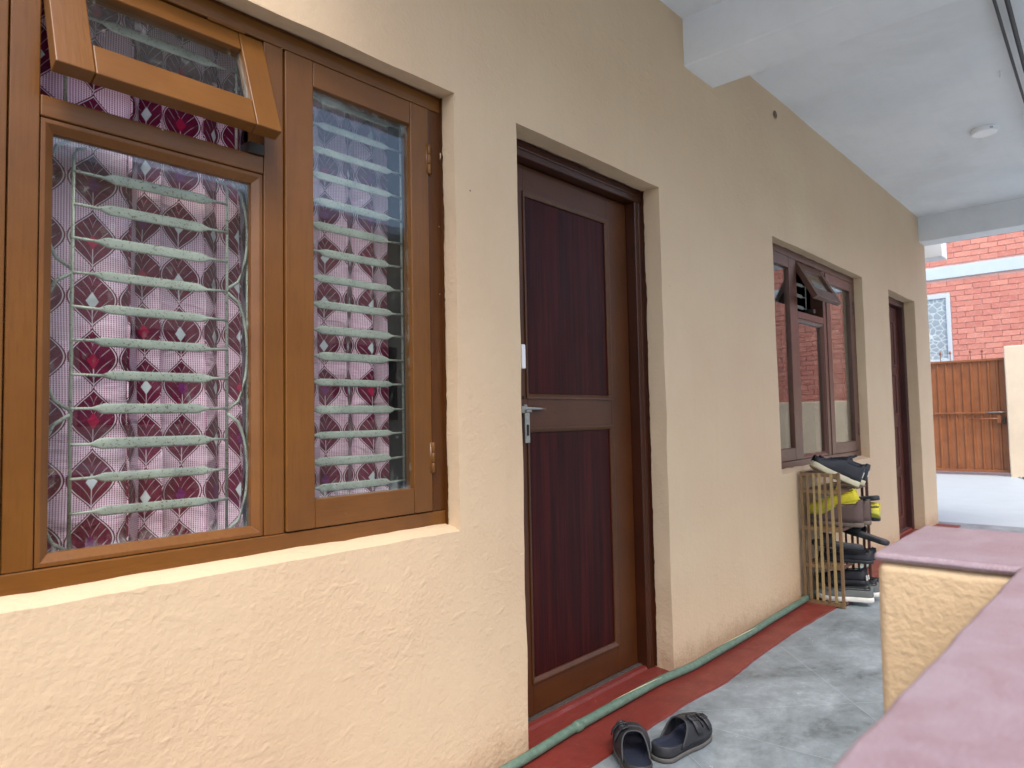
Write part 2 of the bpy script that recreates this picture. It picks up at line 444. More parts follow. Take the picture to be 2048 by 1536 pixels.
def mat_gate():
    t = NT("rust_brown_sheet")
    v = t.coord('Object')
    n = t.noise(v, 5, 5, 0.6)
    c = t.mix(t.mask(n, 0.3, 0.7), srgb(142, 86, 50), srgb(120, 70, 40))
    s = t.noise(t.coord('Object', (1, 14, 0.6)), 2.0, 4, 0.6)
    c = t.mix(t.math('MULTIPLY', t.mask(s, 0.6, 0.8), 0.25), c, srgb(190, 150, 110))
    t.bsdf(c, 0.35, t.bump(n, 0.1, 0.01), 0.5)
    return t.m
M['gate'] = mat_gate()
def mat_frosted():
    t = NT("patterned_frosted_glass")
    v = t.coord('Object', (1, 1, 1))
    vo = t.node("ShaderNodeTexVoronoi", {'Vector': v, 'Scale': 9.0}, feature='DISTANCE_TO_EDGE')
    c = t.mix(t.mask(vo.outputs['Distance'], 0.02, 0.07), srgb(196, 204, 202), srgb(140, 152, 158))
    t.bsdf(c, 0.3, t.bump(vo.outputs['Distance'], 0.4, 0.01), 0.6)
    return t.m
M['frosted'] = mat_frosted()
def mat_lace():
    t = NT("sheer_lace")
    v = t.coord('Object')
    n = t.noise(t.coord('Object', (1, 1, 0.5)), 30, 4, 0.7)
    d = t.node("ShaderNodeBsdfDiffuse", {'Color': t.mix(t.mask(n, 0.4, 0.6), srgb(206, 188, 186), srgb(150, 120, 124))})
    tr = t.n.new("ShaderNodeBsdfTransparent")
    m = t.node("ShaderNodeMixShader", {0: t.math('ADD', 0.25, t.math('MULTIPLY', n, 0.3)), 1: d.outputs[0], 2: tr.outputs[0]})
    t.link(m.outputs[0], t.out.inputs[0])
    return t.m
M['lace'] = mat_lace()

# ------------------------------------------------------------------ mesh helpers
WM = {}     # object name -> world matrix

def thing(name, label, cat, loc=(0, 0, 0), rotz=0.0, group=None, kind=None):
    o = bpy.data.objects.new(name, None)
    COL.objects.link(o)
    o.location = loc
    o.rotation_euler = (0, 0, rotz)
    o.empty_display_size = 0.1
    o['label'] = label
    o['category'] = cat
    if group: o['group'] = group
    if kind: o['kind'] = kind
    WM[o.name] = Matrix.Translation(Vector(loc)) @ Matrix.Rotation(rotz, 4, 'Z')
    return o

def sub_empty(name, parent, mat_local):
    o = bpy.data.objects.new(name, None)
    COL.objects.link(o)
    o.parent = parent
    o.matrix_local = mat_local
    o.empty_display_size = 0.05
    WM[o.name] = WM[parent.name] @ mat_local
    return o

class MB:
    def __init__(self):
        self.bm = bmesh.new()
        self.uv = None
    def box(self, x0, x1, y0, y1, z0, z1, taper=0.0):
        if x0 > x1: x0, x1 = x1, x0
        if y0 > y1: y0, y1 = y1, y0
        if z0 > z1: z0, z1 = z1, z0
        vs = [self.bm.verts.new((x, y, z)) for x in (x0, x1) for y in (y0, y1) for z in (z0, z1)]
        for f in ((0, 1, 3, 2), (4, 6, 7, 5), (0, 4, 5, 1), (2, 3, 7, 6), (0, 2, 6, 4), (1, 5, 7, 3)):
            self.bm.faces.new([vs[i] for i in f])
        return self
    def prism(self, pts, axis, a0, a1):
        """extrude a 2-D outline along axis: pts are the two other coordinates in order"""
        def mk(p, a):
            if axis == 'x': return (a, p[0], p[1])
            if axis == 'y': return (p[0], a, p[1])
            return (p[0], p[1], a)
        A = [self.bm.verts.new(mk(p, a0)) for p in pts]
        B = [self.bm.verts.new(mk(p, a1)) for p in pts]
        n = len(pts)
        for i in range(n):
            self.bm.faces.new((A[i], A[(i + 1) % n], B[(i + 1) % n], B[i]))
        self.bm.faces.new(A[::-1]); self.bm.faces.new(B)
        return self
    def hexa(self, a, b):
        """quad a to quad b (four points each)"""
        A = [self.bm.verts.new(p) for p in a]
        B = [self.bm.verts.new(p) for p in b]
        for i in range(4):
            self.bm.faces.new((A[i], A[(i + 1) % 4], B[(i + 1) % 4], B[i]))
        self.bm.faces.new(A[::-1]); self.bm.faces.new(B)
        return self
    def tube(self, pts, r, seg=8, cap=True, flat=None):
        pts = [Vector(p) for p in pts]
        rings = []
        n = len(pts)
        up = Vector((0, 0, 1))
        for i, p in enumerate(pts):
            d = (pts[min(i + 1, n - 1)] - pts[max(i - 1, 0)]).normalized()
            if abs(d.dot(up)) > 0.95:
                a = Vector((1, 0, 0))
            else:
                a = up
            s = d.cross(a).normalized()
            u = s.cross(d).normalized()
            rr = r[i] if isinstance(r, (list, tuple)) else r
            ru = rr if flat is None else flat[i]
            rings.append([self.bm.verts.new(p + s * (rr * math.cos(2 * math.pi * k / seg)) + u * (ru * math.sin(2 * math.pi * k / seg))) for k in range(seg)])
        for a, b in zip(rings, rings[1:]):
            for k in range(seg):
                self.bm.faces.new((a[k], a[(k + 1) % seg], b[(k + 1) % seg], b[k]))
        if cap:
            self.bm.faces.new(rings[0][::-1]); self.bm.faces.new(rings[-1])
        return self
    def lathe(self, prof, center, seg=32, axis='z'):
        """profile of (radius, height) pairs around a vertical axis"""
        rings = []
        for (r, h) in prof:
            rings.append([self.bm.verts.new((center[0] + r * math.cos(2 * math.pi * k / seg), center[1] + r * math.sin(2 * math.pi * k / seg), center[2] + h)) for k in range(seg)])
        for a, b in zip(rings, rings[1:]):
            for k in range(seg):
                self.bm.faces.new((a[k], a[(k + 1) % seg], b[(k + 1) % seg], b[k]))
        self.bm.faces.new(rings[0][::-1]); self.bm.faces.new(rings[-1])
        return self
    def grid(self, P, uvs=None):
        """P[i][j] points"""
        V = [[self.bm.verts.new(p) for p in row] for row in P]
        if uvs is not None and self.uv is None:
            self.uv = self.bm.loops.layers.uv.new("UVMap")
        for i in range(len(V) - 1):
            for j in range(len(V[0]) - 1):
                f = self.bm.faces.new((V[i][j], V[i + 1][j], V[i + 1][j + 1], V[i][j + 1]))
                if uvs is not None:
                    for l, (a, b) in zip(f.loops, ((i, j), (i + 1, j), (i + 1, j + 1), (i, j + 1))):
                        l[self.uv].uv = uvs[a][b]
        return V
    def build(self, name, mat, parent=None, bevel=0.0, seg=2, smooth=None, local=False, solid=0.0, recalc=True, kind=None, angle=35):
        bm = self.bm
        if recalc:
            bmesh.ops.recalc_face_normals(bm, faces=bm.faces)
        if parent is not None and not local:
            bm.transform(WM[parent.name].inverted())
        me = bpy.data.meshes.new(name)
        bm.to_mesh(me); bm.free()
        me.materials.append(mat)
        o = bpy.data.objects.new(name, me)
        COL.objects.link(o)
        if parent is not None:
            o.parent = parent
        WM[o.name] = WM[parent.name].copy() if parent is not None else Matrix.Identity(4)
        if smooth is None:
            smooth = bevel > 0
        if smooth:
            for p in me.polygons: p.use_smooth = True
        if solid:
            s = o.modifiers.new("solid", 'SOLIDIFY'); s.thickness = abs(solid); s.offset = 1 if solid > 0 else -1
        if bevel:
            b = o.modifiers.new("bevel", 'BEVEL'); b.width = bevel; b.segments = seg; b.limit_method = 'ANGLE'; b.angle_limit = R(angle)
            b.harden_normals = False
            if smooth:
                w = o.modifiers.new("wn", 'WEIGHTED_NORMAL'); w.keep_sharp = True
        if kind: o['kind'] = kind
        return o

def tag(o, label=None, cat=None, group=None, kind=None):
    if label: o['label'] = label
    if cat: o['category'] = cat
    if group: o['group'] = group
    if kind: o['kind'] = kind
    return o

def nz(x, y, z=0.0):
    return noise.noise(Vector((x, y, z)))

def copy_tree(o, parent=None):
    c = o.copy(); COL.objects.link(c); c.parent = parent
    if parent is not None:
        c.matrix_parent_inverse = o.matrix_parent_inverse.copy()
    for ch in list(o.children):
        copy_tree(ch, c)
    return c

# ------------------------------------------------------------------ ground and floors
def slab_sheet(name, x0, x1, y0, y1, z, mat, step=None):
    m = MB()
    m.bm.faces.new([m.bm.verts.new(p) for p in ((x0, y0, z), (x1, y0, z), (x1, y1, z), (x0, y1, z))])
    return tag(m.build(name, mat, recalc=False), kind='structure')

slab_sheet('ground', -200, 200, -200, 200, -0.03, M['yard'])
fl = MB().box(-3.0, 7.9, -1.75, 0.2, -0.2, 0.0).build('floor', M['floor'])
tag(fl, kind='structure')

# scored joint lines scratched in the cement floor
def mat_lines():
    t = NT("scratched_line")
    n = t.noise(t.coord('Object'), 60, 3, 0.6)
    t.bsdf(t.mix(n, srgb(136, 144, 146), srgb(190, 197, 198)), 0.6)
    return t.m
ML = mat_lines()
lm = MB()
def floor_line(p, q, w=0.0010):
    p = Vector((*p, 0.004)); q = Vector((*q, 0.004))
    d = (q - p); L = d.length; d.normalize(); s = Vector((-d.y, d.x, 0))
    k = max(2, int(L / 0.04)); prev = None
    for i in range(k + 1):
        c = p + d * (L * i / k) + s * (nz(i * 0.35, p.x * 7) * 0.004)
        ww = w * (0.6 + 0.7 * abs(nz(i * 0.8, p.y * 9 + 3)))
        cur = (lm.bm.verts.new(c + s * ww), lm.bm.verts.new(c - s * ww))
        if prev: lm.bm.faces.new((prev[0], prev[1], cur[1], cur[0]))
        prev = cur
floor_line((2.31, -0.20), (3.45, -1.29)); floor_line((2.27, -0.336), (2.31, -1.0))
floor_line((3.26, -0.205), (2.05, -1.38)); floor_line((1.93, -0.55), (2.10, -0.31))
floor_line((3.25, -0.22), (4.3, -1.25)); floor_line((4.05, -0.30), (2.9, -1.40)); floor_line((5.2, -0.3), (4.0, -1.4))
floor_line((6.2, -0.3), (5.0, -1.4)); floor_line((4.9, -0.25), (6.0, -1.3))
tag(lm.build('floor_lines', ML), kind='structure')

# red oxide border along the wall foot, with a wavy painted edge; runs into the door recesses
rb = MB()
xs = [-3 + i * 0.06 for i in range(int(10.72 / 0.06) + 1)]
pv = None
for x in xs:
    e = -0.186 - 0.018 * nz(x * 1.3, 4) - 0.006 * nz(x * 9, 1) - (0.02 if 2.4 < x < 3.0 else 0) * max(0, 1 - abs(x - 2.7) / 0.3)
    a = rb.bm.verts.new((x, e, 0.008)); b = rb.bm.verts.new((x, 0.03, 0.008 + 0.004 * abs(nz(x * 5, 2))))
    a0 = rb.bm.verts.new((x, e - 0.002, 0.0)); 
    if pv:
        rb.bm.faces.new((pv[0], a, b, pv[1])); rb.bm.faces.new((pv[2], a0, a, pv[0]))
    pv = (a, b, a0)
border = tag(rb.build('floor_border', M['red'], smooth=False), kind='structure')
th = MB()
for (x0, x1) in ((1.70, 2.66), (6.28, 7.20)):
    n = 24
    P = []
    for i in range(n + 1):
        x = x0 + (x1 - x0) * i / n
        P.append([(x, 0.022, 0.010), (x, 0.06, 0.014 + 0.003 * nz(x * 8, 1)), (x, 0.095 + 0.004 * nz(x * 6, 3), 0.017), (x, 0.10 + 0.005 * nz(x * 6, 3), 0.028), (x, 0.125, 0.030)])
    th.grid(P)
tag(th.build('doorway_floor', M['red']), kind='structure')

# ------------------------------------------------------------------ house: wall with openings, slab, beams
W1 = dict(x0=-0.215, x1=1.425, z0=0.768, z1=2.078)
D1 = dict(x0=1.710, x1=2.640, z0=-0.05, z1=2.075)
W2 = dict(x0=3.890, x1=5.585, z0=0.756, z1=2.094)
D2 = dict(x0=6.295, x1=7.195, z0=-0.05, z1=2.092)
OPEN = (dict(W1, z0=0.756), D1, dict(W2, z0=0.746), D2)
XEND = 7.725
house = thing('house', 'cream plastered ground floor of the house with brown doors, windows and white porch ceiling', 'house', (XEND, 0, 0))

def breaks(lo, hi, marks, step):
    out = [lo]
    for a in sorted(set([m for m in marks if lo < m < hi])) + [hi]:
        d = a - out[-1]; k = max(1, round(d / step)); s = out[-1]
        out += [s + d * (i + 1) / k for i in range(k)]
    return out

def make_wall():
    xs = breaks(-3.0, XEND, [o[k] for o in OPEN for k in ('x0', 'x1')], 0.045)
    zs = breaks(-0.05, 3.45, [o[k] for o in OPEN for k in ('z0', 'z1')] + [2.94], 0.045)
    def inside(x, z):
        return any(o['x0'] < x < o['x1'] and o['z0'] < z < o['z1'] for o in OPEN)
    m = MB(); bm = m.bm
    V = {}
    def disp(x, z):
        y = 0.0035 * nz(x * 1.1, z * 1.3, 5) + 0.0022 * nz(x * 4, z * 4.5, 9)
        if 2.5 < z < 2.72 and x > 2: y += 0.0
        edge = any((abs(x - o['x0']) < 1e-4 or abs(x - o['x1']) < 1e-4) and o['z0'] - 1e-4 <= z <= o['z1'] + 1e-4 or
                   (abs(z - o['z0']) < 1e-4 or abs(z - o['z1']) < 1e-4) and o['x0'] - 1e-4 <= x <= o['x1'] + 1e-4 for o in OPEN)
        k = 0.0035 if edge else 0.0
        return Vector((x + k * nz(z * 5, x * 3, 1) + k * 0.6 * nz(z * 17, x, 4), y, z + k * nz(x * 5, z * 3, 2) + k * 0.6 * nz(x * 17, z, 7)))
    def v(i, j):
        if (i, j) not in V: V[(i, j)] = bm.verts.new(disp(xs[i], zs[j]))
        return V[(i, j)]
    for i in range(len(xs) - 1):
        for j in range(len(zs) - 1):
            if not inside((xs[i] + xs[i + 1]) / 2, (zs[j] + zs[j + 1]) / 2):
                bm.faces.new((v(i, j), v(i + 1, j), v(i + 1, j + 1), v(i, j + 1)))
    # reveals run back into the wall from every opening edge, in three steps so that their plaster is uneven too
    ed = [e for e in bm.edges if len(e.link_faces) == 1]
    def on_open(e):
        c = (e.verts[0].co + e.verts[1].co) / 2
        for o in OPEN:
            if o['x0'] - 0.02 < c.x < o['x1'] + 0.02 and o['z0'] - 0.02 < c.z < o['z1'] + 0.02: return True
    ed = [e for e in ed if on_open(e)]
    back = {}
    steps = (0.03, 0.065, 0.14, 0.24)
    def bk(vert, k):
        key = (vert, k)
        if key not in back:
            c = vert.co.copy(); c.y = steps[k]
            if any(o['z0'] > 0.3 and abs(vert.co.z - o['z0']) < 0.012 for o in OPEN): c.z += 0.019 * min(1.0, steps[k] / 0.055)      # sill slopes outward
            c.x += 0.004 * nz(c.z * 9, k * 7, vert.co.x); c.z += 0.004 * nz(c.x * 9, k * 5, 3)
            # the painted plaster edge against the frame is ragged
            if k == 1:
                c.x += 0.003 * nz(c.z * 31, 1, vert.co.x); c.z += 0.003 * nz(c.x * 31, 2, 3)
            back[key] = bm.verts.new(c)
        return back[key]
    for e in ed:
        a, b = e.verts
        for k in range(4):
            A = a if k == 0 else bk(a, k - 1); B = b if k == 0 else bk(b, k - 1)
            bm.faces.new((A, B, bk(b, k), bk(a, k)))
    # end face at the far corner, going back along the side of the house
    ends = sorted([vv for (i, j), vv in V.items() if i == len(xs) - 1], key=lambda q: q.co.z)
    prev = ends
    for yy in (0.05, 0.12, 0.3, 1.0, 3.2):
        cur = [bm.verts.new((q.co.x + 0.002 * nz(yy * 5, q.co.z), yy, q.co.z)) for q in prev]
        for q in range(len(cur) - 1):
            bm.faces.new((prev[q], cur[q], cur[q + 1], prev[q + 1]))
        prev = cur
    return m.build('wall', M['wall'], house, bevel=0.011, seg=3, angle=50, recalc=True)
wall_o = make_wall()

# the rooms behind: dark closed box so that panes look into depth
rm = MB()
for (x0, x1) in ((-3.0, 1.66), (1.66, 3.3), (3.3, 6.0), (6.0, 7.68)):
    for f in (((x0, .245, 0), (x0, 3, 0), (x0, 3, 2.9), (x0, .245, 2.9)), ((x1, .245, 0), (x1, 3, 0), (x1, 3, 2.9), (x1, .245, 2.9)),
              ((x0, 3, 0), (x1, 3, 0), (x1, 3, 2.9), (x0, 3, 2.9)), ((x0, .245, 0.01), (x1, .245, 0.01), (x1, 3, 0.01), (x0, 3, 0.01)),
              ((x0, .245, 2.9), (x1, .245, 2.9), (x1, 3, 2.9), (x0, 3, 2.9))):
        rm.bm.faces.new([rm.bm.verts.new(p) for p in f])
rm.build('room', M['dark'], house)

def soft_box(x0, x1, y0, y1, z0, z1, amp=0.003, step=0.12):
    """box with slightly uneven plastered faces"""
    m = MB().box(x0, x1, y0, y1, z0, z1)
    bm = m.bm
    for ax in range(3):
        lo = (x0, y0, z0)[ax]; hi = (x1, y1, z1)[ax]
        k = int((hi - lo) / step)
        for i in range(1, k + 1):
            co = [0, 0, 0]; co[ax] = lo + (hi - lo) * i / (k + 1)
            no = [0, 0, 0]; no[ax] = 1
            bmesh.ops.bisect_plane(bm, geom=bm.verts[:] + bm.edges[:] + bm.faces[:], plane_co=co, plane_no=no)
    for v in bm.verts:
        c = v.co
        v.co = c + Vector((nz(c.y * 3, c.z * 5, 1), nz(c.x * 3, c.z * 5, 2), nz(c.x * 3, c.y * 5, 3))) * amp
    return m

soft_box(0.63, XEND + 0.02, -1.86, 0.012, 2.94, 3.12, 0.004, 0.2).build('porch_slab', M['ceiling'], house, bevel=0.006)
soft_box(2.905, 3.205, -1.82, 0.010, 2.712, 2.945, 0.003).build('beam', M['ceiling'], house, bevel=0.007)
soft_box(7.50, 7.745, -1.82, 0.0115, 2.700, 2.945, 0.003).build('beam', M['ceiling'], house, bevel=0.007)
soft_box(8.02, 8.25, -0.095, 0.9, 2.632, 2.95, 0.003).build('eave_beam', M['ceiling'], house, bevel=0.006)
soft_box(XEND + 0.03, 8.40, -0.02, 3.0, 2.955, 3.10, 0.003).build('eave_slab', M['ceiling'], house, bevel=0.006)
for (a, b, c) in ((3.99, 2.825, 0.024),):
    m = MB(); n = 14; ring = []
    for rr, yy in ((0.022, -0.0065), (0.017, -0.010), (0.010, -0.004), (0.006, -0.0035)):
        ring.append([m.bm.verts.new((a + rr * math.cos(6.283 * k / n) * (1 + .2 * nz(k, rr * 90)), yy, b + 1.15 * rr * math.sin(6.283 * k / n))) for k in range(n)])
    for p, q in zip(ring, ring[1:]):
        for k in range(n): m.bm.faces.new((p[k], p[(k + 1) % n], q[(k + 1) % n], q[k]))
    m.bm.faces.new(ring[-1])
    m.build('pipe_stub', mat_simple('stub_clay', srgb(120, 104, 88), 0.8), house)

# ------------------------------------------------------------------ windows
def pane(m, x0, x1, y0, y1, z0, z1):
    """glass box with 0..1 UV on the large faces"""
    if m.uv is None: m.uv = m.bm.loops.layers.uv.new("UVMap")
    n0 = len(m.bm.faces)
    m.box(x0, x1, y0, y1, z0, z1)
    m.bm.faces.ensure_lookup_table()
    for f in m.bm.faces[n0:]:
        for l in f.loops:
            c = l.vert.co
            l[m.uv].uv = ((c.x - x0) / (x1 - x0), (c.z - z0) / (z1 - z0))
    return m

def bead_ring(x0, x1, z0, z1, w, y0, y1, slope=0.008):
    """mitred ring, outer edge at x0..x1/z0..z1, face y0 falling back by slope to the inner edge, back y1"""
    m = MB()
    o = [(x0, z0), (x1, z0), (x1, z1), (x0, z1)]
    i = [(x0 + w, z0 + w), (x1 - w, z0 + w), (x1 - w, z1 - w), (x0 + w, z1 - w)]
    q = [(x0 + w * .35, z0 + w * .35), (x1 - w * .35, z0 + w * .35), (x1 - w * .35, z1 - w * .35), (x0 + w * .35, z1 - w * .35)]
    rings = [[m.bm.verts.new((x, y1, z)) for x, z in o], [m.bm.verts.new((x, y0, z)) for x, z in o], [m.bm.verts.new((x, y0, z)) for x, z in q],
             [m.bm.verts.new((x, y0 + slope, z)) for x, z in i], [m.bm.verts.new((x, y1, z)) for x, z in i]]
    for k in range(5):
        a = rings[k]; b = rings[(k + 1) % 5]
        for j in range(4):
            m.bm.faces.new((a[j], a[(j + 1) % 4], b[(j + 1) % 4], b[j]))
    return m

def hinge_mb(x, y, z0, z1, r=0.0055):
    m = MB(); n = 3; d = (z1 - z0) / n
    for k in range(n):
        m.lathe([(r * .8, 0.0005), (r, 0.002), (r, d - 0.002), (r * .8, d - 0.0005)], (x, y, z0 + k * d), 10)
    m.box(x - 0.011, x + 0.011, y + 0.001, y + 0.005, z0, z1)
    return m

def sash(root, x0, x1, z0, z1, wl, wr, wb, wt, y0, y1, ms, mr, mg, name='casement', gy=None, hinges=None, glass_name='pane'):
    """framed leaf: two stiles, two rails, bead and pane as sub-parts"""
    c = sub_empty(name, root, Matrix.Identity(4))
    MB().box(x0, x0 + wl, y0, y1, z0, z1).build('stile', ms, c, bevel=0.0028)
    MB().box(x1 - wr, x1, y0, y1, z0, z1).build('stile', ms, c, bevel=0.0028)
    MB().box(x0 + wl + .0008, x1 - wr - .0008, y0 + 0.0006, y1, z0, z0 + wb).build('rail', mr, c, bevel=0.0028)
    MB().box(x0 + wl + .0008, x1 - wr - .0008, y0 + 0.0006, y1, z1 - wt, z1).build('rail', mr, c, bevel=0.0028)
    gy = gy or y0 + 0.016
    pane(MB(), x0 + wl - .004, x1 - wr + .004, gy, gy + 0.004, z0 + wb - .004, z1 - wt + .004).build(glass_name, mg, c, smooth=False)
    if hinges:
        for (hx, z_a, z_b) in hinges:
            hinge_mb(hx, y0 - 0.002, z_a, z_b).build('hinge', ms, c, smooth=True)
    return c

def paddle_bar(x0, x1, xa, xb, y, z, w, r=0.0032, sag=0.0):
    """round rod drawn out flat in the middle, as in hand-forged window grilles"""
    m = MB()
    t = 0.016
    P = [(x0, y, z), (xa - t, y, z + sag), (xa, y, z), (xa + 0.006, y, z), (xb - 0.006, y, z), (xb, y, z), (xb + t, y, z - sag), (x1, y, z)]
    rs = [r, r, r * 0.8, 0.0016, 0.0016, r * 0.8, r, r]          # thickness into the wall
    fl_ = [r, r, w * .85, w, w, w * .85, r, r]                   # height
    m.tube(P, rs, 10, flat=fl_)
    return m

def grille(root, mat, x0, x1, bars, y, side=None, loops=None, pad=(0.06, 0.06), top=None, bottom=None):
    g = sub_empty('grille', root, Matrix.Identity(4))
    zb = bottom; zt = top
    for x in (x0, x1):
        m = MB()
        sgn = 1 if x == x0 else -1
        pts = [(x, y + .004, zb), (x, y + .004, zt - 0.02), (x + sgn * 0.006, y + .004, zt - 0.006), (x + sgn * 0.022, y + .004, zt)]
        m.tube(pts, 0.0038, 8)
        m.build('upright', mat, g, smooth=True)
    for k, z in enumerate(bars):
        pa = pad[0] + rnd.uniform(-.012, .012); pb = pad[1] + rnd.uniform(-.012, .012)
        zz = z + rnd.uniform(-.002, .002)
        paddle_bar(x0, x1, x0 + pa, x1 - pb, y, zz, 0.0114 + rnd.uniform(-.001, .0015), sag=rnd.uniform(-.002, .004)).build('bar', mat, g, smooth=True)
    for path in (loops or []):
        MB().tube(path, 0.0038, 8).build('scroll', mat, g, smooth=True)
    return g

def scroll_path(xj, xo, za, zb, y, n=14):
    """shallow C from the joint (xj) out to the side rod (xo) and back"""
    pts = []
    for i in range(n + 1):
        s = i / n
        b = math.sin(math.pi * s) ** 0.42
        pts.append((xj + (xo - xj) * b, y + 0.004, za + (zb - za) * s))
    return pts

def window(root_name, label, o, m1, m2, ms, mr, mb, glass, yf=0.06, ang=20, tl=0.272, central_glass=None, mj=None):
    x0, x1, z0, z1 = o['x0'], o['x1'], o['z0'], o['z1']
    root = thing(root_name, label, 'window', ((x0 + x1) / 2, yf, z0), kind='thing')
    yb = yf + 0.085
    zs, zh = z0 + 0.045, z1 - 0.046            # top of sill member, underside of head
    jl, jr = x0 + 0.053, x1 - 0.053
    MB().box(x0 - .02, x1 + .02, yf, yb, z1 - .046, z1 + .02).build('head', mr, root, bevel=0.003)
    MB().box(x0 - .02, x1 + .02, yf, yb, z0 - .02, zs).build('sill', mr, root, bevel=0.003)
    for a, b in ((x0 - .02, jl), (x1 - .053, x1 + .02)):
        MB().box(a, b, yf + .0008, yb, zs + .0006, zh - .0006).build('jamb', mj or ms, root, bevel=0.003)
    for a, b in m1, m2:
        MB().box(a, b, yf + .0008, yb, zs + .0006, zh - .0006).build('mullion', ms, root, bevel=0.003)
    tz0, tz1 = z0 + 0.927, z0 + 0.970          # transom rail
    MB().box(m1[1] + .0006, m2[0] - .0006, yf + .001, yb, tz0, tz1).build('transom_rail', mr, root, bevel=0.003)
    # outer casements
    a0, a1 = m2[1] + .003, jr - .003
    sash(root, a0, a1, zs + .003, zh - .003, .080, .068, .072, .068, yf - .004, yf + .036, ms, mr, glass, hinges=[(a1 + .0015, z0 + .16, z0 + .25), (a1 + .0015, z0 + 1.06, z0 + 1.15)])
    b0, b1 = jl + .003, m1[0] - .003
    sash(root, b0, b1, zs + .003, zh - .003, .068, .080, .072, .068, yf - .004, yf + .036, ms, mr, glass, hinges=[(b0 - .0015, z0 + .16, z0 + .25), (b0 - .0015, z0 + 1.06, z0 + 1.15)])
    # fixed light with its glazing bead
    f = sub_empty('fixed_light', root, Matrix.Identity(4))
    bead_ring(m1[1] + .002, m2[0] - .002, zs + .002, tz0 - .002, .024, yf + .004, yf + .034, .012).build('glazing_bead', mb, f, bevel=0.0012)
    pane(MB(), m1[1] + .018, m2[0] - .018, yf + .024, yf + .028, zs + .018, tz0 - .018).build('pane', central_glass or glass, f, smooth=False)
    # top hung light, propped open
    w = m2[0] - m1[1] - .004
    hl = Matrix.Translation(WM[root.name].inverted() @ Vector((m1[1] + .002, yf + .003, zh - .004))) @ Matrix.Rotation(R(-ang), 4, 'X')
    t = sub_empty('top_light', root, hl)
    L = tl
    for a, b in ((0, .068), (w - .062, w)):
        MB().box(a, b, 0, .034, -L, 0).build('stile', ms, t, bevel=0.0028, local=True)
    MB().box(.0688, w - .0628, .0006, .034, -L, -L + .072).build('rail', mr, t, bevel=0.0028, local=True)
    MB().box(.0688, w - .0628, .0006, .034, -.052, 0).build('rail', mr, t, bevel=0.0028, local=True)
    pane(MB(), .064, w - .058, .012, .016, -L + .068, -.048).build('pane', central_glass or glass, t, smooth=False, local=True)
    for s in (.30, .80):
        MB().box(w * s - .045, w * s + .045, -.005, .0, -.002, .010).build('hinge', mr, t, bevel=.001, local=True)
    return root, dict(zs=zs, zh=zh, tz0=tz0, tz1=tz1, yb=yb)

w1, k1 = window('window', 'large brown framed window beside the camera with a leaf print curtain and open top light', W1, (0.321, 0.372), (0.840, 0.8925),
                M['brown'], M['brownx'], M['brown_bead'], M['glass'], mj=M['brown_dark'])
bars = [0.905 + 0.0713 * k for k in range(11)]
YG = 0.118
# side rods and scrolls of the centre grille
loops = []
for (xj, xo) in ((0.447, 0.392), (0.776, 0.828)):
    loops.append(scroll_path(xj, xo, 1.403, 1.117, YG))
    loops.append(scroll_path(xj, xo, 1.685, 1.411, YG))
    loops.append(scroll_path(xj, xo, 1.109, 0.83, YG))
loops.append([(0.832, YG + .012, 0.82), (0.832, YG + .012, 1.70)])
loops.append([(0.384, YG + .012, 0.82), (0.384, YG + .012, 1.70)])
grille(w1, M['grille'], 0.447, 0.776, bars, YG, loops=loops, pad=(0.062, 0.062), top=1.672, bottom=0.822)
grille(w1, M['grille'], 0.43, 0.80, [1.868, 1.955], YG, pad=(0.075, 0.075), top=2.01, bottom=1.74)
grille(w1, M['grille'], 0.955, 1.325, [0.905 + 0.0713 * k for k in range(16)], YG + .012, pad=(0.085, 0.062), top=2.02, bottom=0.83)
grille(w1, M['grille'], -0.10, 0.26, [0.905 + 0.0713 * k for k in range(16)], YG + .012, pad=(0.065, 0.065), top=2.02, bottom=0.83)

w2, k2 = window('window', 'farther red brown window above the shoe rack, reflecting the red brick house', W2, (4.352, 4.408), (4.880, 4.936),
                M['redbrown'], M['redbrownx'], M['redbrown'], M['glass_clean'], ang=28, tl=0.266)
grille(w2, M['grille'], 4.47, 4.82, [1.79, 1.865, 1.94], YG + .03, pad=(0.075, 0.075), top=2.0, bottom=1.74)
# brown paint dragged raggedly onto the plaster round the near window
def paint_smear(root, o, mat, yc=0.052, sides=('right', 'top', 'bottom', 'left'), amp=0.006, base=0.002):
    m = MB()
    def strip(P, inward):
        prev = None
        for i, (p, q) in enumerate(P):
            u_ = p.z + p.x
            w = base + amp * max(0, 0.1 + 0.9 * nz(u_ * 6, 3, p.x * 3) + 0.5 * nz(u_ * 37, 7, 1) + 0.35 * nz(u_ * 90, 2, 5))
            a = m.bm.verts.new(p + Vector((0, 0.016, 0)) + inward * .0012); b = m.bm.verts.new(p + Vector((0, -w, 0)) + inward * .0012)
            if prev: m.bm.faces.new((prev[0], a, b, prev[1]))
            prev = (a, b)
    def off(x, z, k): return Vector((x + 0.0035 * nz(z * 5, x * 3, 1), yc, z + 0.0035 * nz(x * 5, z * 3, 2)))
    n = 150
    if 'right' in sides: strip([(Vector((o['x1'] - .003, yc, o['z0'] + (o['z1'] - o['z0']) * i / n)), 0) for i in range(n + 1)], Vector((-1, 0, 0)))
    if 'top' in sides: strip([(Vector((o['x0'] + (o['x1'] - o['x0']) * i / n, yc, o['z1'] - .003)), 0) for i in range(n + 1)], Vector((0, 0, -1)))
    if 'bottom' in sides: strip([(Vector((o['x0'] + (o['x1'] - o['x0']) * i / n, yc, o['z0'] + .003)), 0) for i in range(n + 1)], Vector((0, 0, 1)))
    m.build('paint_smear', mat, root, recalc=False, solid=.0008)
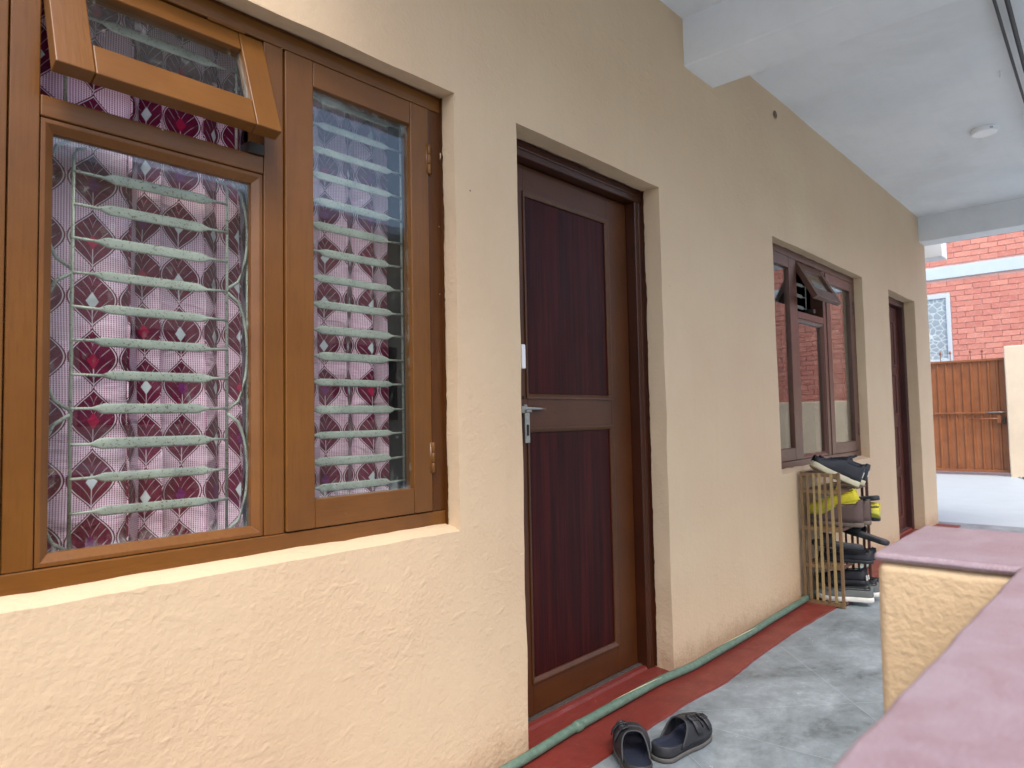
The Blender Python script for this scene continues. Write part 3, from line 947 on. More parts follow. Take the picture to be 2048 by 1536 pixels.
paint_smear(w1, W1, M['brown_dark'], sides=('right', 'top'))
# peg stay dangling under the open top light
for (wx, root, zz) in ((0.832, w1, 1.735), (4.70, w2, 1.735)):
    m = MB(); m.box(wx - .035, wx + .005, 0.052, 0.100, zz + .002, zz + .030)
    m.build('stay', M['dark_metal'], root, bevel=.003)

# ------------------------------------------------------------------ curtains
def curtain_mesh(x0, x1, y, z0, z1, cloth, folds, mat, name, u_off=0.0, v_off=0.0, seed=1, amp=0.03, nz_=36, waves=None):
    """folds: list of (centre in 0..1, depth, width) of tight pleats; the print follows the cloth's own length"""
    n = 260
    cols = []
    prof = []
    for i in range(n + 1):
        s = i / n
        yy = amp * 0.45 * math.sin(s * 17 + seed) + amp * 0.35 * math.sin(s * 31 + seed * 2.3)
        xx = x0 + (x1 - x0) * s
        if waves:
            ph = 2 * math.pi * waves[0] * (s + 0.02 * math.sin(s * 11 + seed)) + seed
            aa = waves[1] * (0.75 + 0.35 * math.sin(s * 7 + seed * 2))
            yy += aa * math.sin(ph); xx += waves[1] * 0.28 * math.sin(2 * ph)
        for (c, d, w) in folds:
            g = math.exp(-((s - c) / w) ** 2)
            yy += d * g
            xx += 0.55 * d * ((s - c) / w) * g * -1.6
        prof.append((xx, yy))
    arc = [0.0]
    for a, b in zip(prof, prof[1:]):
        arc.append(arc[-1] + math.hypot(b[0] - a[0], b[1] - a[1]))
    m = MB(); P = []; U = []
    for i in range(n + 1):
        row = []; ur = []
        for j in range(nz_ + 1):
            q = j / nz_
            z = z0 + (z1 - z0) * q
            k = 1 - 0.25 * q
            sway = 0.010 * nz(prof[i][0] * 5, z * 2.2, seed) + 0.006 * nz(prof[i][0] * 14, z * 5, seed + 3)
            row.append((prof[i][0] + 0.012 * nz(z * 1.7, seed, prof[i][0] * 2), y + prof[i][1] * k + sway, z))
            ur.append((u_off + arc[i] + 0.006 * nz(z * 3, prof[i][0] * 3, 5), v_off + z + 0.01 * nz(prof[i][0] * 4, z, seed)))
        P.append(row); U.append(ur)
    m.grid(P, U)
    return m.build(name, mat, None, smooth=True, recalc=False, solid=0.0012)

c1 = curtain_mesh(-0.20, 0.592, 0.190, 0.755, 2.07, 1.0, [(0.25, .06, .03), (0.42, -.05, .03), (0.62, .05, .025), (0.985, .02, .02)],
                  M['curtain'], 'curtain', u_off=0.037, v_off=0.012, seed=2, amp=0.022)
tag(c1, 'flat hanging leaf print curtain panel on the left of the near window', 'curtain', 'leaf print curtains in the near window', 'thing')
c1b = curtain_mesh(0.560, 0.90, 0.235, 0.755, 2.07, 1.0, [], M['curtain'], 'curtain', u_off=0.01, v_off=0.062, seed=4, amp=0.012, waves=(3.6, 0.032))
tag(c1b, 'tightly pleated leaf print curtain panel right of centre in the near window', 'curtain', 'leaf print curtains in the near window', 'thing')
c2 = curtain_mesh(0.93, 1.345, 0.235, 0.755, 2.07, 0.6, [], M['curtain'], 'curtain', u_off=0.02, v_off=0.06, seed=5, amp=0.014, waves=(3.4, 0.026))
tag(c2, 'leaf print curtain panel behind the right casement of the near window', 'curtain', 'leaf print curtains in the near window', 'thing')
c3 = curtain_mesh(3.98, 4.22, 0.20, 0.80, 1.42, 0.4, [(0.3, .02, .05), (0.7, -.02, .05)], M['lace'], 'lace_curtain', seed=8, amp=0.02)
tag(c3, 'pale sheer lace curtain low behind the left casement of the farther window', 'curtain', kind='thing')
c4 = curtain_mesh(5.26, 5.50, 0.215, 0.80, 2.05, 0.4, [(0.2, .03, .05), (0.5, -.03, .05), (0.8, .03, .05)], mat_simple("grey_curtain_cloth", srgb(120, 122, 126), 0.8), 'curtain', seed=11, amp=0.02)
tag(c4, 'plain grey curtain drawn aside behind the right casement of the farther window', 'curtain', kind='thing')

# ------------------------------------------------------------------ doors
def door(label, o, mf, mfx, mst, mrl, mbd, mpn, lt, panels, stl, str_, yf=0.088, yl=0.138, lock=True):
    x0, x1, z1 = o['x0'], o['x1'], o['z1']
    root = thing('door', label, 'door', ((x0 + x1) / 2, yl, 0.0), kind='thing')
    fw = 0.055
    fr = sub_empty('frame', root, Matrix.Identity(4))
    # jambs: outer face, groove, then the rebate towards the leaf
    for s, xe in ((-1, x1), (1, x0)):
        pts = [(xe - s * .02, yf), (xe + s * .026, yf), (xe + s * .029, yf + .004), (xe + s * .032, yf + .001), (xe + s * (fw - .004), yf + .002), (xe + s * fw, yf + .006),
               (xe + s * fw, yl + .003), (xe + s * (fw + .010), yl + .003) if False else (xe + s * fw, yl + .05), (xe - s * .02, yl + .05)]
        MB().prism(pts, 'z', 0.004, z1 - fw - .0006).build('jamb', mf, fr, bevel=0.0016)
    pts = [(yf - .0005, z1 + .02), (yf - .0005, z1 - .026), (yf + .003, z1 - .029), (yf + .0005, z1 - .032), (yf + .002, z1 - fw + .004), (yf + .006, z1 - fw), (yl + .05, z1 - fw), (yl + .05, z1 + .02)]
    MB().prism(pts, 'x', x0 - .02, x1 + .02).build('head', mfx, fr, bevel=0.0016)
    # leaf
    lx0, lx1 = x0 + fw + .004, x1 - fw - .004
    lz0, lz1 = 0.036, z1 - fw - .004
    leaf = sub_empty('leaf', root, Matrix.Identity(4))
    MB().box(lx0, lx0 + stl, yl, yl + .036, lz0, lz1).build('stile', mst, leaf, bevel=.002)
    MB().box(lx1 - str_, lx1, yl, yl + .036, lz0, lz1).build('stile', mst, leaf, bevel=.002)
    zz = lz0
    px0, px1 = lx0 + stl, lx1 - str_
    for (pz0, pz1) in panels:
        MB().box(px0 + .0006, px1 - .0006, yl + .0006, yl + .035, zz, pz0).build('rail', mrl, leaf, bevel=.002)
        bead_ring(px0 - .006, px1 + .006, pz0 - .006, pz1 + .006, .019, yl - .005, yl + .010, .008).build('moulding', mbd, leaf, bevel=.0015)
        MB().box(px0 + .001, px1 - .001, yl + .009, yl + .02, pz0 + .001, pz1 - .001).build('panel', mpn, leaf)
        zz = pz1
    MB().box(px0 + .0006, px1 - .0006, yl + .0006, yl + .035, zz, lz1).build('rail', mrl, leaf, bevel=.002)
    MB().box(x0 + .002, x1 - .002, yl - .018, yl + .12, 0.0, 0.0335).build('threshold', M['mortar_grey'], root, bevel=.003)
    return root

M['mortar_grey'] = mat_simple("dark_cement", srgb(74, 62, 56), 0.8, nscale=30, namt=0.6, bump=0.6, bdist=0.006)
d1 = door('brown panelled door with a steel bolt between the two windows', D1, M['doorframe'], M['doorframex'], M['doorstile'], M['doorrail'], M['doorbead'], M['laminate'], 0,
          [(0.148, 1.045), (1.160, 1.915)], 0.128, 0.146)
paint_smear(d1, dict(x0=D1['x0'], x1=D1['x1'], z0=0.02, z1=D1['z1']), M['doorframe'], yc=0.080, sides=('right', 'top'), amp=.007)
# hasp and bolt on the lock rail
hz = 1.114
hp = MB().box(1.845, 1.878, .118, .1385, hz - .012, hz + .014); hp.box(1.866, 1.885, .126, .1385, hz - .02, hz + .02)
hp.build('latch_plate', M['steel'], d1, bevel=.003)
MB().tube([(1.85, .124, hz + .006), (1.95, .126, hz + .005), (1.985, .128, hz + .004)], [0.0058, 0.0058, 0.004], 12).build('bolt', M['steel'], d1, smooth=True)
hs = MB()
hs.box(1.862, 1.888, .119, .123, hz - .118, hz - .006)
hs.tube([(1.862, .117, hz - .004), (1.892, .117, hz - .004)], .0065, 10)
hs.build('hasp', M['steel'], d1, bevel=.002)
MB().box(1.871, 1.881, .116, .1195, hz - .092, hz - .052).build('staple', M['dark_metal'], d1, bevel=.002)
MB().tube([(1.875, .1385, hz + .045), (1.875, .134, hz + .045)], .005, 10).build('screw', M['dark_metal'], d1, smooth=True)
ms_ = MB().box(1.855, 1.877, .122, .1375, 1.262, 1.350).build('contact_sensor', M['plastic_white'], d1, bevel=.004, seg=3)
d2 = door('dark red brown door farthest along the cream wall, near its end', D2, M['door2frame'], M['door2frame'], M['door2'], M['door2'], M['door2'], M['door2'], 0,
          [(0.14, 0.50), (0.58, 0.95), (1.06, 1.42), (1.50, 1.90)], 0.11, 0.11)

# ------------------------------------------------------------------ parapet
par = thing('parapet', 'low porch parapet with a faded red cap in the right foreground', 'parapet', (0.98, -1.5, 0))
ZC = 0.90
soft_box(0.985, 1.262, -2.35, -1.243, 0.0, ZC - .012, 0.0025, 0.06).build('end_pier', M['parapet'], par, bevel=0.012, seg=3)
MB().prism([(-1.6, -1.545), (0.984, -1.545), (0.984, -1.3962), (-1.6, -1.3352)], 'z', 0.0, ZC - .013).build('parapet_wall', M['parapet'], par, bevel=0.01, seg=3)
# cap: one screed over both
m = MB()
def ragged(pts, step=0.02, amp=0.003, sd=0):
    out = []
    for a, b in zip(pts, pts[1:] + pts[:1]):
        L = math.hypot(b[0] - a[0], b[1] - a[1]); k = max(1, int(L / step))
        for i in range(k):
            s = i / k; x = a[0] + (b[0] - a[0]) * s; y = a[1] + (b[1] - a[1]) * s
            out.append((x + amp * nz(x * 22, y * 22, sd), y + amp * nz(x * 22, y * 22, sd + 7)))
    return out
outl = ragged([(-1.6, -1.3335), (0.9835, -1.3945), (0.9835, -1.2415), (1.2635, -1.2415), (1.2635, -2.352), (0.9835, -2.352), (0.9835, -1.5465), (-1.6, -1.5465)], amp=0.002)
m.prism(outl, 'z', ZC - .012, ZC)
m.build('cap', M['cap'], par, bevel=0.006, seg=3, angle=50)

# ------------------------------------------------------------------ yard: gate, wall, brick house
GX = 14.3
gate = thing('gate', 'rusty brown corrugated metal gate closing the yard', 'gate', (GX, 0.75, 0))
m = MB(); P = []
ys = 0.215; ribs = []
y = ys
while y < 2.2:
    for dy, dx in ((0, 0), (0.062, 0), (0.074, -0.022), (0.096, -0.022), (0.108, 0)):
        ribs.append((y + dy, dx))
    y += 0.125
for (yy, dx) in ribs:
    P.append([(GX + dx, yy, 0.06), (GX + dx, yy, 1.0), (GX + dx, yy, 1.93)])
m.grid(P)
m.build('corrugated_sheet', M['gate'], gate, solid=0.002, recalc=False)
for (a, b, nm) in (((0.20, 1.925), (2.25, 1.965), 'top_rail'), ((0.20, 0.025), (2.25, 0.07), 'bottom_rail'), ((0.20, 1.025), (2.25, 1.055), 'middle_rail')):
    MB().box(GX - .045, GX - .022, a[0], b[0], a[1], b[1]).build(nm, M['gate'], gate, bevel=.004)
MB().box(GX - .05, GX + .02, 0.185, 0.215, 0.02, 1.96).build('stile', M['gate'], gate, bevel=.004)
MB().tube([(GX - .065, 0.20, 0.94), (GX - .065, 0.72, 0.93)], .012, 10).build('bolt', M['gate'], gate, smooth=True)
MB().tube([(GX - .06, 0.16, 1.048), (GX - .06, 0.48, 1.045)], .010, 10).build('bolt', M['steel'], gate, smooth=True)
MB().box(GX - .075, GX - .045, 0.27, 0.33, 0.86, 0.99).build('latch_plate', M['gate'], gate, bevel=.004)
MB().box(GX - .085, GX - .05, 0.21, 0.25, 0.84, 0.96).build('padlock_hasp', M['dark_metal'], gate, bevel=.004)
for i, yy in enumerate((0.50, 0.67, 0.97, 1.12, 1.5)):
    MB().lathe([(.006, 0), (.006, .12), (.020, .135), (.014, .165), (.002, .195)], (GX - .03, yy, 1.955), 8).build('spike', M['gate'], gate, smooth=True)

yw = thing('yard_wall', 'cream plastered yard wall at the right side of the gate', 'wall', (14.2, -1, 0), kind='thing')
soft_box(14.12, 14.36, -1.30, 0.175, -0.05, 2.15, 0.006, 0.25).build('pier', M['yardwall'], yw, bevel=0.02, seg=3)
soft_box(14.13, 14.33, -6.4, -1.302, -0.05, 1.32, 0.006, 0.4).build('low_wall', M['yardwall'], yw, bevel=0.02, seg=3)
m = MB()
for k in range(26):
    cx = 13.2 + rnd.random() * 0.85; cy = -0.32 + (cx - 13.2) * 0.35 + rnd.uniform(-.1, .1); s = rnd.uniform(.012, .045)
    vs = bmesh.ops.create_icosphere(m.bm, subdivisions=1, radius=s, matrix=Matrix.Translation((cx, cy, -0.03 + s * .3)) @ Matrix.Diagonal((1, rnd.uniform(.5, 1), .5, 1)))
tag(m.build('cement_rubble', M['mortar_grey']), 'scatter of grey cement crumbs at the foot of the yard wall', 'rubble', kind='stuff')

# far away brick house
BX = 16.0
bh = thing('brick_house', 'two storey red painted brick house behind the gate', 'house', (BX, 0.5, 0))
MB().box(BX + .012, BX + .4, -7.0, 5.0, -0.05, 7.0).build('wall', M['mortar'], bh)
soft_box(BX - .035, BX + .01, -7.0, 5.0, 3.715, 3.95, 0.004, 0.4).build('concrete_band', M['band'], bh, bevel=.006)
WIN = (1.22, 2.45, 2.05, 3.42)
f = sub_empty('window', bh, Matrix.Identity(4))
bead = 0.075
MB().box(BX - .02, BX + .03, WIN[0], WIN[0] + bead, WIN[2], WIN[3]).build('jamb', M['blue_frame'], f, bevel=.004)
MB().box(BX - .02, BX + .03, WIN[1] - bead, WIN[1], WIN[2], WIN[3]).build('jamb', M['blue_frame'], f, bevel=.004)
MB().box(BX - .02, BX + .03, WIN[0] + bead, WIN[1] - bead, WIN[3] - .09, WIN[3]).build('head', M['blue_frame'], f, bevel=.004)
MB().box(BX - .02, BX + .03, WIN[0] + bead, WIN[1] - bead, WIN[2], WIN[2] + .06).build('sill', M['blue_frame'], f, bevel=.004)
MB().box(BX - .015, BX + .02, 1.80, 1.87, WIN[2] + .06, WIN[3] - .09).build('mullion', M['blue_frame'], f, bevel=.004)
MB().box(BX + .006, BX + .011, WIN[0] + bead, WIN[1] - bead, WIN[2] + .06, WIN[3] - .09).build('pane', M['frosted'], f)
# bricks: the ones seen directly are objects that share a few meshes, all others one joined part
brick_meshes = []
for k in range(6):
    m = MB().box(-.008, .02, -.138, .138, -.049, .049)
    for v in m.bm.verts:
        v.co += Vector((rnd.uniform(-.004, .004), rnd.uniform(-.006, .006), rnd.uniform(-.004, .004)))
    bmesh.ops.bevel(m.bm, geom=[e for e in m.bm.edges if min(v.co.x for v in e.verts) < 0 and max(v.co.x for v in e.verts) < 0], offset=.006, segments=1, affect='EDGES')
    bmesh.ops.recalc_face_normals(m.bm, faces=m.bm.faces)
    me = bpy.data.meshes.new('brick'); m.bm.to_mesh(me); m.bm.free(); me.materials.append(M['brick'])
    brick_meshes.append(me)
rest = MB(); cnt = 0
LC, HC = 0.285, 0.108
row = 0; z = 0.05
while z < 6.9:
    if not (3.66 < z < 4.0):
        y = -7.0 + (0.5 * LC if row % 2 else 0.0)
        while y < 4.9:
            yc, zc = y + rnd.uniform(-.006, .006), z + rnd.uniform(-.004, .004)
            yy = y
            y += LC
            sy = 1.0
            if WIN[2] - .05 < z < WIN[3] + .05 and WIN[0] - .136 < yy < WIN[1] + .136:
                e0, e1 = yy - .136, yy + .136
                if e0 < WIN[0] - .05: e1 = WIN[0] - .008
                elif e1 > WIN[1] + .05: e0 = WIN[1] + .008
                else: continue
                yc = (e0 + e1) / 2; sy = (e1 - e0) / .272
            vis = -0.2 < yy < 2.35 and 1.95 < z < 4.9
            loc = Vector((BX, yc, zc)); k = rnd.randrange(6)
            rot = Matrix.Rotation(rnd.uniform(-.012, .012), 4, 'X') @ Matrix.Diagonal((1, sy, 1, 1))
            if vis and cnt < 298:
                o = bpy.data.objects.new('brick', brick_meshes[k]); COL.objects.link(o); o.parent = bh
                o.matrix_local = WM[bh.name].inverted() @ Matrix.Translation(loc) @ rot
                cnt += 1
            else:
                b = bmesh.new(); b.from_mesh(brick_meshes[k]); b.transform(Matrix.Translation(loc) @ rot)
                mp = {}
                for v in b.verts: mp[v] = rest.bm.verts.new(v.co)
                for ff in b.faces: rest.bm.faces.new([mp[v] for v in ff.verts])
                b.free()
    z += HC; row += 1
rest.build('brickwork', M['brick'], bh, recalc=False, kind='stuff')

# house across the yard (only met in the window reflections and in the light it gives back)
oh = thing('neighbour_house', 'pale house across the yard facing the porch', 'house', (2, -9, 0))
soft_box(-9, 12.2, -11.5, -9.0, -0.05, 4.6, 0.01, 1.2).build('wall', M['yardwall'], oh, bevel=.02)
MB().box(-9.3, 12.5, -11.8, -8.5, 4.6, 4.75).build('roof_slab', M['white'], oh, bevel=.01)
for xx in (-5.0, -1.0, 3.0, 7.0):
    q = sub_empty('window', oh, Matrix.Identity(4))
    MB().box(xx, xx + 1.4, -9.0, -8.96, 1.1, 2.5).build('frame', M['redbrown'], q, bevel=.006)
    MB().box(xx + .08, xx + 1.32, -8.965, -8.952, 1.18, 2.42).build('pane', M['dark'], q)

# ------------------------------------------------------------------ hose, ceiling lamp, cables
hose = thing('garden_hose', 'long faded green hose lying along the foot of the cream wall', 'hose', (2.8, -0.03, 0))
def hose_y(x):
    base = -0.034 if x < 1.7 else (-0.018 if x < 2.5 else -0.05)
    return base
ctrl = [(0.9, -0.050), (1.3, -0.042), (1.6, -0.034), (1.93, -0.022), (2.42, -0.024), (2.75, -0.052), (3.26, -0.050), (3.7, -0.040), (4.08, -0.034), (4.6, -0.034), (5.4, -0.04)]
def cr_(ctrl, x):
    for (a, b) in zip(ctrl, ctrl[1:]):
        if a[0] <= x <= b[0]:
            s = (x - a[0]) / (b[0] - a[0]); s = s * s * (3 - 2 * s)
            return a[1] + (b[1] - a[1]) * s
    return ctrl[-1][1]
def hp_(x, r): return (x, cr_(ctrl, x), 0.012 + r + 0.002 * nz(x * 3, 1))
m = MB(); N = 160; r = 0.0165
m.tube([hp_(1.945 + (5.3 - 1.945) * i / N, r) for i in range(N + 1)], r, 14)
m.build('hose_pipe', M['hose'], hose, smooth=True)
m = MB(); r = 0.0155
m.tube([hp_(0.9 + (1.95 - 0.9) * i / 60, r) for i in range(61)], r, 14)
m.build('hose_pipe', M['hose'], hose, smooth=True)
m = MB(); m.tube([hp_(x, .0155) for x in (1.925, 1.93, 1.955, 1.96)], [0.0165, 0.0192, 0.0192, 0.0165], 16)
m.build('coupling', M['hose'], hose, smooth=True)
MS = mat_simple("cream_stripe", srgb(196, 196, 160), 0.5)
for (xa, xb, a0, a1) in ((2.16, 2.48, 115, 60), (2.95, 3.35, 120, 62)):
    m = MB(); prev = None
    for i in range(25):
        s = i / 24; x = xa + (xb - xa) * s; c = Vector(hp_(x, .0165)); a = R(a0 + (a1 - a0) * s); w = .0022 * math.sin(math.pi * min(1, s + .03)) + .0004
        cur = []
        for da in (-w / .015, 0, w / .015):
            cur.append(m.bm.verts.new(c + Vector((0, -math.cos(a + da) * -1 * -1, math.sin(a + da))) * .0169))
        if prev:
            m.bm.faces.new((prev[0], prev[1], cur[1], cur[0])); m.bm.faces.new((prev[1], prev[2], cur[2], cur[1]))
        prev = cur
    m.build('stripe', MS, hose, smooth=True, solid=.0004)

lamp = thing('ceiling_lamp', 'round white surface mounted lamp on the porch ceiling, switched off', 'ceiling lamp', (5.46, -0.82, 2.94))
MB().lathe([(.068, 0.003), (.072, -.002), (.074, -.026), (.070, -.032), (.060, -.033), (.059, -.029)], (5.46, -.82, 2.938), 40).build('housing', M['plastic_white'], lamp, smooth=True, bevel=.0008)
MB().lathe([(.0, -.0285), (.0588, -.0285), (.0588, -.031), (.0, -.0312)][1:3], (5.46, -.82, 2.938), 40).build('diffuser', M['plastic_white'], lamp, smooth=False)
m = MB()
for k in range(3):
    a = R(215 + k * 6); m.box(-.0015, .0015, -.001, .001, -.020, -.010)
    bmesh.ops.transform(m.bm, matrix=Matrix.Translation((5.46 + .0742 * math.cos(a), -.82 + .0742 * math.sin(a), 2.938)), verts=m.bm.verts[-8:])
m.build('vent_slot', M['dark_metal'], lamp)
hk = MB().box(4.58, 4.60, -1.02, -1.012, 2.905, 2.945)
hk = hk.build('ceiling_hook', M['ceiling'], bevel=.002)
tag(hk, 'small whitewashed hook stub on the porch ceiling', 'hook', kind='thing')

for i, (ya, yb_, rr, lb) in enumerate(((-1.115, -1.072, .0085, 'inner thin black cable hanging under the porch ceiling'), (-1.160, -1.115, .0125, 'outer thicker black cable hanging under the porch ceiling'))):
    m = MB()
    xa, xb = 3.21, 7.50
    pts = [(xa + (xb - xa) * s / 40, ya + (yb_ - ya) * s / 24, 2.925 - 0.05 * math.sin(math.pi * s / 40) * (1 + .4 * i)) for s in range(41)]
    m.tube(pts, rr * .8, 8)
    o = m.build('cable', M['cable'], smooth=True)
    tag(o, lb, 'cable', 'black cables under the porch ceiling', 'thing')

# ------------------------------------------------------------------ footwear
def foot_outline(t, L, W, side):
    """half widths (inner, outer) at t 0 heel .. 1 toe"""
    base = 0.34 * W * math.sin(math.pi * min(1, (t + 0.0) / 0.34) * 0.5) ** 0.5 if t < 0.34 else None
    w = 0.36 + 0.14 * max(0, min(1, (t - 0.25) / 0.4)) ** 1.2
    if t < 0.14: w *= math.sqrt(max(0, 1 - ((0.14 - t) / 0.14) ** 2)) ** 0.9
    if t > 0.78: w *= math.sqrt(max(0, 1 - ((t - 0.78) / 0.22) ** 2)) ** 0.85
    shift = side * W * (0.05 * math.sin(t * 3.0) + 0.03 * (t > .8) * (t - .8) * 5)
    waist = 0.05 * math.exp(-((t - .42) / .12) ** 2)
    return W * (w - (waist if side > 0 else waist * .4)) + shift * 0, W * (w - (waist if side < 0 else waist * .4)), shift

def sole_mb(L, W, side, z0, z1, grow=0.0, n=36, spring=0.0, heel=0.0):
    m = MB(); pl, pr = [], []
    for i in range(n + 1):
        s = 0.5 - 0.5 * math.cos(math.pi * i / n)
        a, b, sh = foot_outline(s, L, W, side)
        y = s * L + grow * (2 * s - 1)
        pl.append((sh - a - grow * (0 < i < n), y)); pr.append((sh + b + grow * (0 < i < n), y))
    outline = pl + pr[::-1][1:-1]
    lift = lambda y: spring * max(0, (y / L - .7) / .3) ** 2
    rings = []
    for (z, g) in ((z0, -.003), (z0 + .003, 0), (z1 - .002, 0), (z1, -.002)):
        cx = 0
        rings.append([m.bm.verts.new((x * (1 + g / max(.02, W * .5)), y + (g if y > L / 2 else -g), z + lift(y) + (heel * max(0, 1 - y / (L * .4)) if z > z0 + .01 else 0))) for x, y in outline])
    k = len(outline)
    for a, b in zip(rings, rings[1:]):
        for i in range(k): m.bm.faces.new((a[i], a[(i + 1) % k], b[(i + 1) % k], b[i]))
    m.bm.faces.new(rings[0][::-1]); m.bm.faces.new(rings[-1])
    return m

def upper_mb(L, W, side, z0, hf, cut, n=30, k=18, t0=0.0, t1=1.0, lift=None):
    """arched upper lofted heel to toe; cut(t, v) True leaves a hole; hf(t) height; v -1..1 across"""
    m = MB(); V = []
    for i in range(n + 1):
        t = t0 + (t1 - t0) * i / n
        a, b, sh = foot_outline(min(.995, max(.004, t)), L, W, side)
        h = hf(t); row = []
        for j in range(k + 1):
            v = -1 + 2 * j / k
            an = math.pi * (1 - (v + 1) / 2)
            cx = math.copysign(abs(math.cos(an)) ** 0.75, math.cos(an)); sz = math.sin(an) ** 0.8
            x = sh + (b if cx > 0 else a) * cx * 0.97
            row.append(m.bm.verts.new((x, t * L, z0 + h * sz + (lift(t) if lift else 0))))
        V.append(row)
    for i in range(n):
        for j in range(k):
            t = t0 + (t1 - t0) * (i + .5) / n; v = -1 + 2 * (j + .5) / k
            if not cut(t, v):
                m.bm.faces.new((V[i][j], V[i + 1][j], V[i + 1][j + 1], V[i][j + 1]))
    loose = [v for v in m.bm.verts if not v.link_faces]
    bmesh.ops.delete(m.bm, geom=loose, context='VERTS')
    return m

def place(root, M4):
    root.matrix_world = M4

def shoe(label, loc, yaw, pitch=0.0, roll=0.0, L=0.285, W=0.098, side=1, up='black_shoe', so='cream_sole', hgt=0.075, collar=0.075, sole=0.026, laces=True, low=False, group=None, name='shoe', patches=None, cat='shoe'):
    root = thing(name, label, cat, (0, 0, 0), group=group)
    sole_mb(L, W, side, 0, sole, .003, spring=.012).build('sole', M[so], root, local=True, smooth=True)
    def hf(t):
        if t < .45: return hgt + (collar - hgt) * max(0, 1 - t / .3) + 0.0
        return hgt * (1 - .62 * min(1, (t - .45) / .45) ** 0.9)
    def cut(t, v):
        if low: return (0.06 < t < 0.62) and abs(v) < (0.52 if t > .12 else .35)
        return (0.05 < t < 0.40) and abs(v) < (0.40 if t > .10 else .25)
    u = upper_mb(L, W, side, sole - .004, hf, cut, lift=lambda t: .012 * max(0, (t - .7) / .3) ** 2)
    u.build('upper', M[up], root, local=True, smooth=True, solid=.004)
    sole_mb(L * .94, W * .86, side, sole, sole + .004, 0).build('insole', M['insole'], root, local=True, smooth=False).location = (0, L * .03, 0)
    def ap(t, v, off=0.002):
        a, b, sh = foot_outline(min(.995, max(.004, t)), L, W, side); an = math.pi * (1 - (v + 1) / 2)
        cx = math.copysign(abs(math.cos(an)) ** 0.75, math.cos(an)); sz = max(0, math.sin(an)) ** 0.8
        return (sh + (b if cx > 0 else a) * cx * 0.97, t * L, sole - .004 + hf(t) * sz + off)
    tb, te, vc = (.065, .615, .52) if low else (.06, .40, .40)
    ring_ = [ap(tb + (te - tb) * q / 14, -vc) for q in range(15)] + [ap(te, -vc + 2 * vc * q / 6) for q in range(1, 6)] + [ap(te - (te - tb) * q / 14, vc) for q in range(15)] + [ap(tb, vc - 2 * vc * q / 6) for q in range(1, 7)]
    MB().tube(ring_, .0032, 6).build('collar', M[up if not low else 'black_rubber'], root, local=True, smooth=True)
    if not low:
        m = MB(); m.tube([ap(.012, v_ / 6, .001) for v_ in range(-3, 4)] , .0030, 6); m.tube([ap(.44, v_ / 6, .001) for v_ in range(-6, 7)], .0016, 6)
        m.tube([ap(.74, v_ / 6, .001) for v_ in range(-6, 7)], .0018, 6)
        m.build('seam', M[up], root, local=True, smooth=True)
    if laces:
        m = MB()
        for q in range(5):
            t = .44 + q * .055
            z = sole + hf(t) * 0.985 + .003
            for sg in (1, -1):
                m.tube([(-.022 * sg, t * L, z - .007), (0, (t + .02) * L, z + .002), (.022 * sg, (t + .045) * L, z - .009)], .0024, 6)
        m.tube([(0, .43 * L, sole + hf(.43) + .002), (.02, .40 * L, sole + hf(.43) + .012), (.035, .43 * L, sole + hf(.43) - .002)], .0022, 6)
        m.tube([(0, .43 * L, sole + hf(.43) + .002), (-.02, .41 * L, sole + hf(.43) + .014), (-.034, .45 * L, sole + hf(.43) - .002)], .0022, 6)
        m.build('laces', M['black_shoe'] if up == 'black_shoe' else M['white_sole'], root, local=True, smooth=True)
        mt = MB()
        P = []
        for q in range(6):
            s = q / 5; t = .46 - .14 * s
            P.append([(-.020, t * L, sole + hf(t) - .006 + .028 * s * s), (0, t * L, sole + hf(t) + .002 + .028 * s * s), (.020, t * L, sole + hf(t) - .006 + .028 * s * s)])
        mt.grid(P); mt.build('tongue', M[up], root, local=True, smooth=True, solid=.003)
    for pc in (patches or []):
        (x0, x1, y0, y1, z0, z1, mt_) = pc
        MB().box(x0, x1, y0, y1, z0, z1).build('patch', M[mt_], root, bevel=.001, local=True)
    root.matrix_world = Matrix.Translation(Vector(loc)) @ Matrix.Rotation(yaw, 4, 'Z') @ Matrix.Rotation(pitch, 4, 'X') @ Matrix.Rotation(roll, 4, 'Y')
    return root

def slipper(label, loc, yaw, pitch=0.0, roll=0.0, L=0.27, W=0.095, side=1, mat='black_rubber', bed='grey_sole', group=None, strap=True, name='slipper'):
    root = thing(name, label, 'slipper', (0, 0, 0), group=group)
    sole_mb(L, W, side, 0, .024, 0).build('sole', M[mat], root, local=True, smooth=True)
    sole_mb(L * .95, W * .9, side, .024, .027, 0).build('footbed', M[bed], root, local=True, smooth=False).location = (0, L * .025, 0)
    if strap:
        upper_mb(L, W, side, .012, lambda t: .055, lambda t, v: False, n=8, t0=.55, t1=.80).build('strap', M[mat], root, local=True, smooth=True, solid=.004)
    root.matrix_world = Matrix.Translation(Vector(loc)) @ Matrix.Rotation(yaw, 4, 'Z') @ Matrix.Rotation(pitch, 4, 'X') @ Matrix.Rotation(roll, 4, 'Y')
    return root

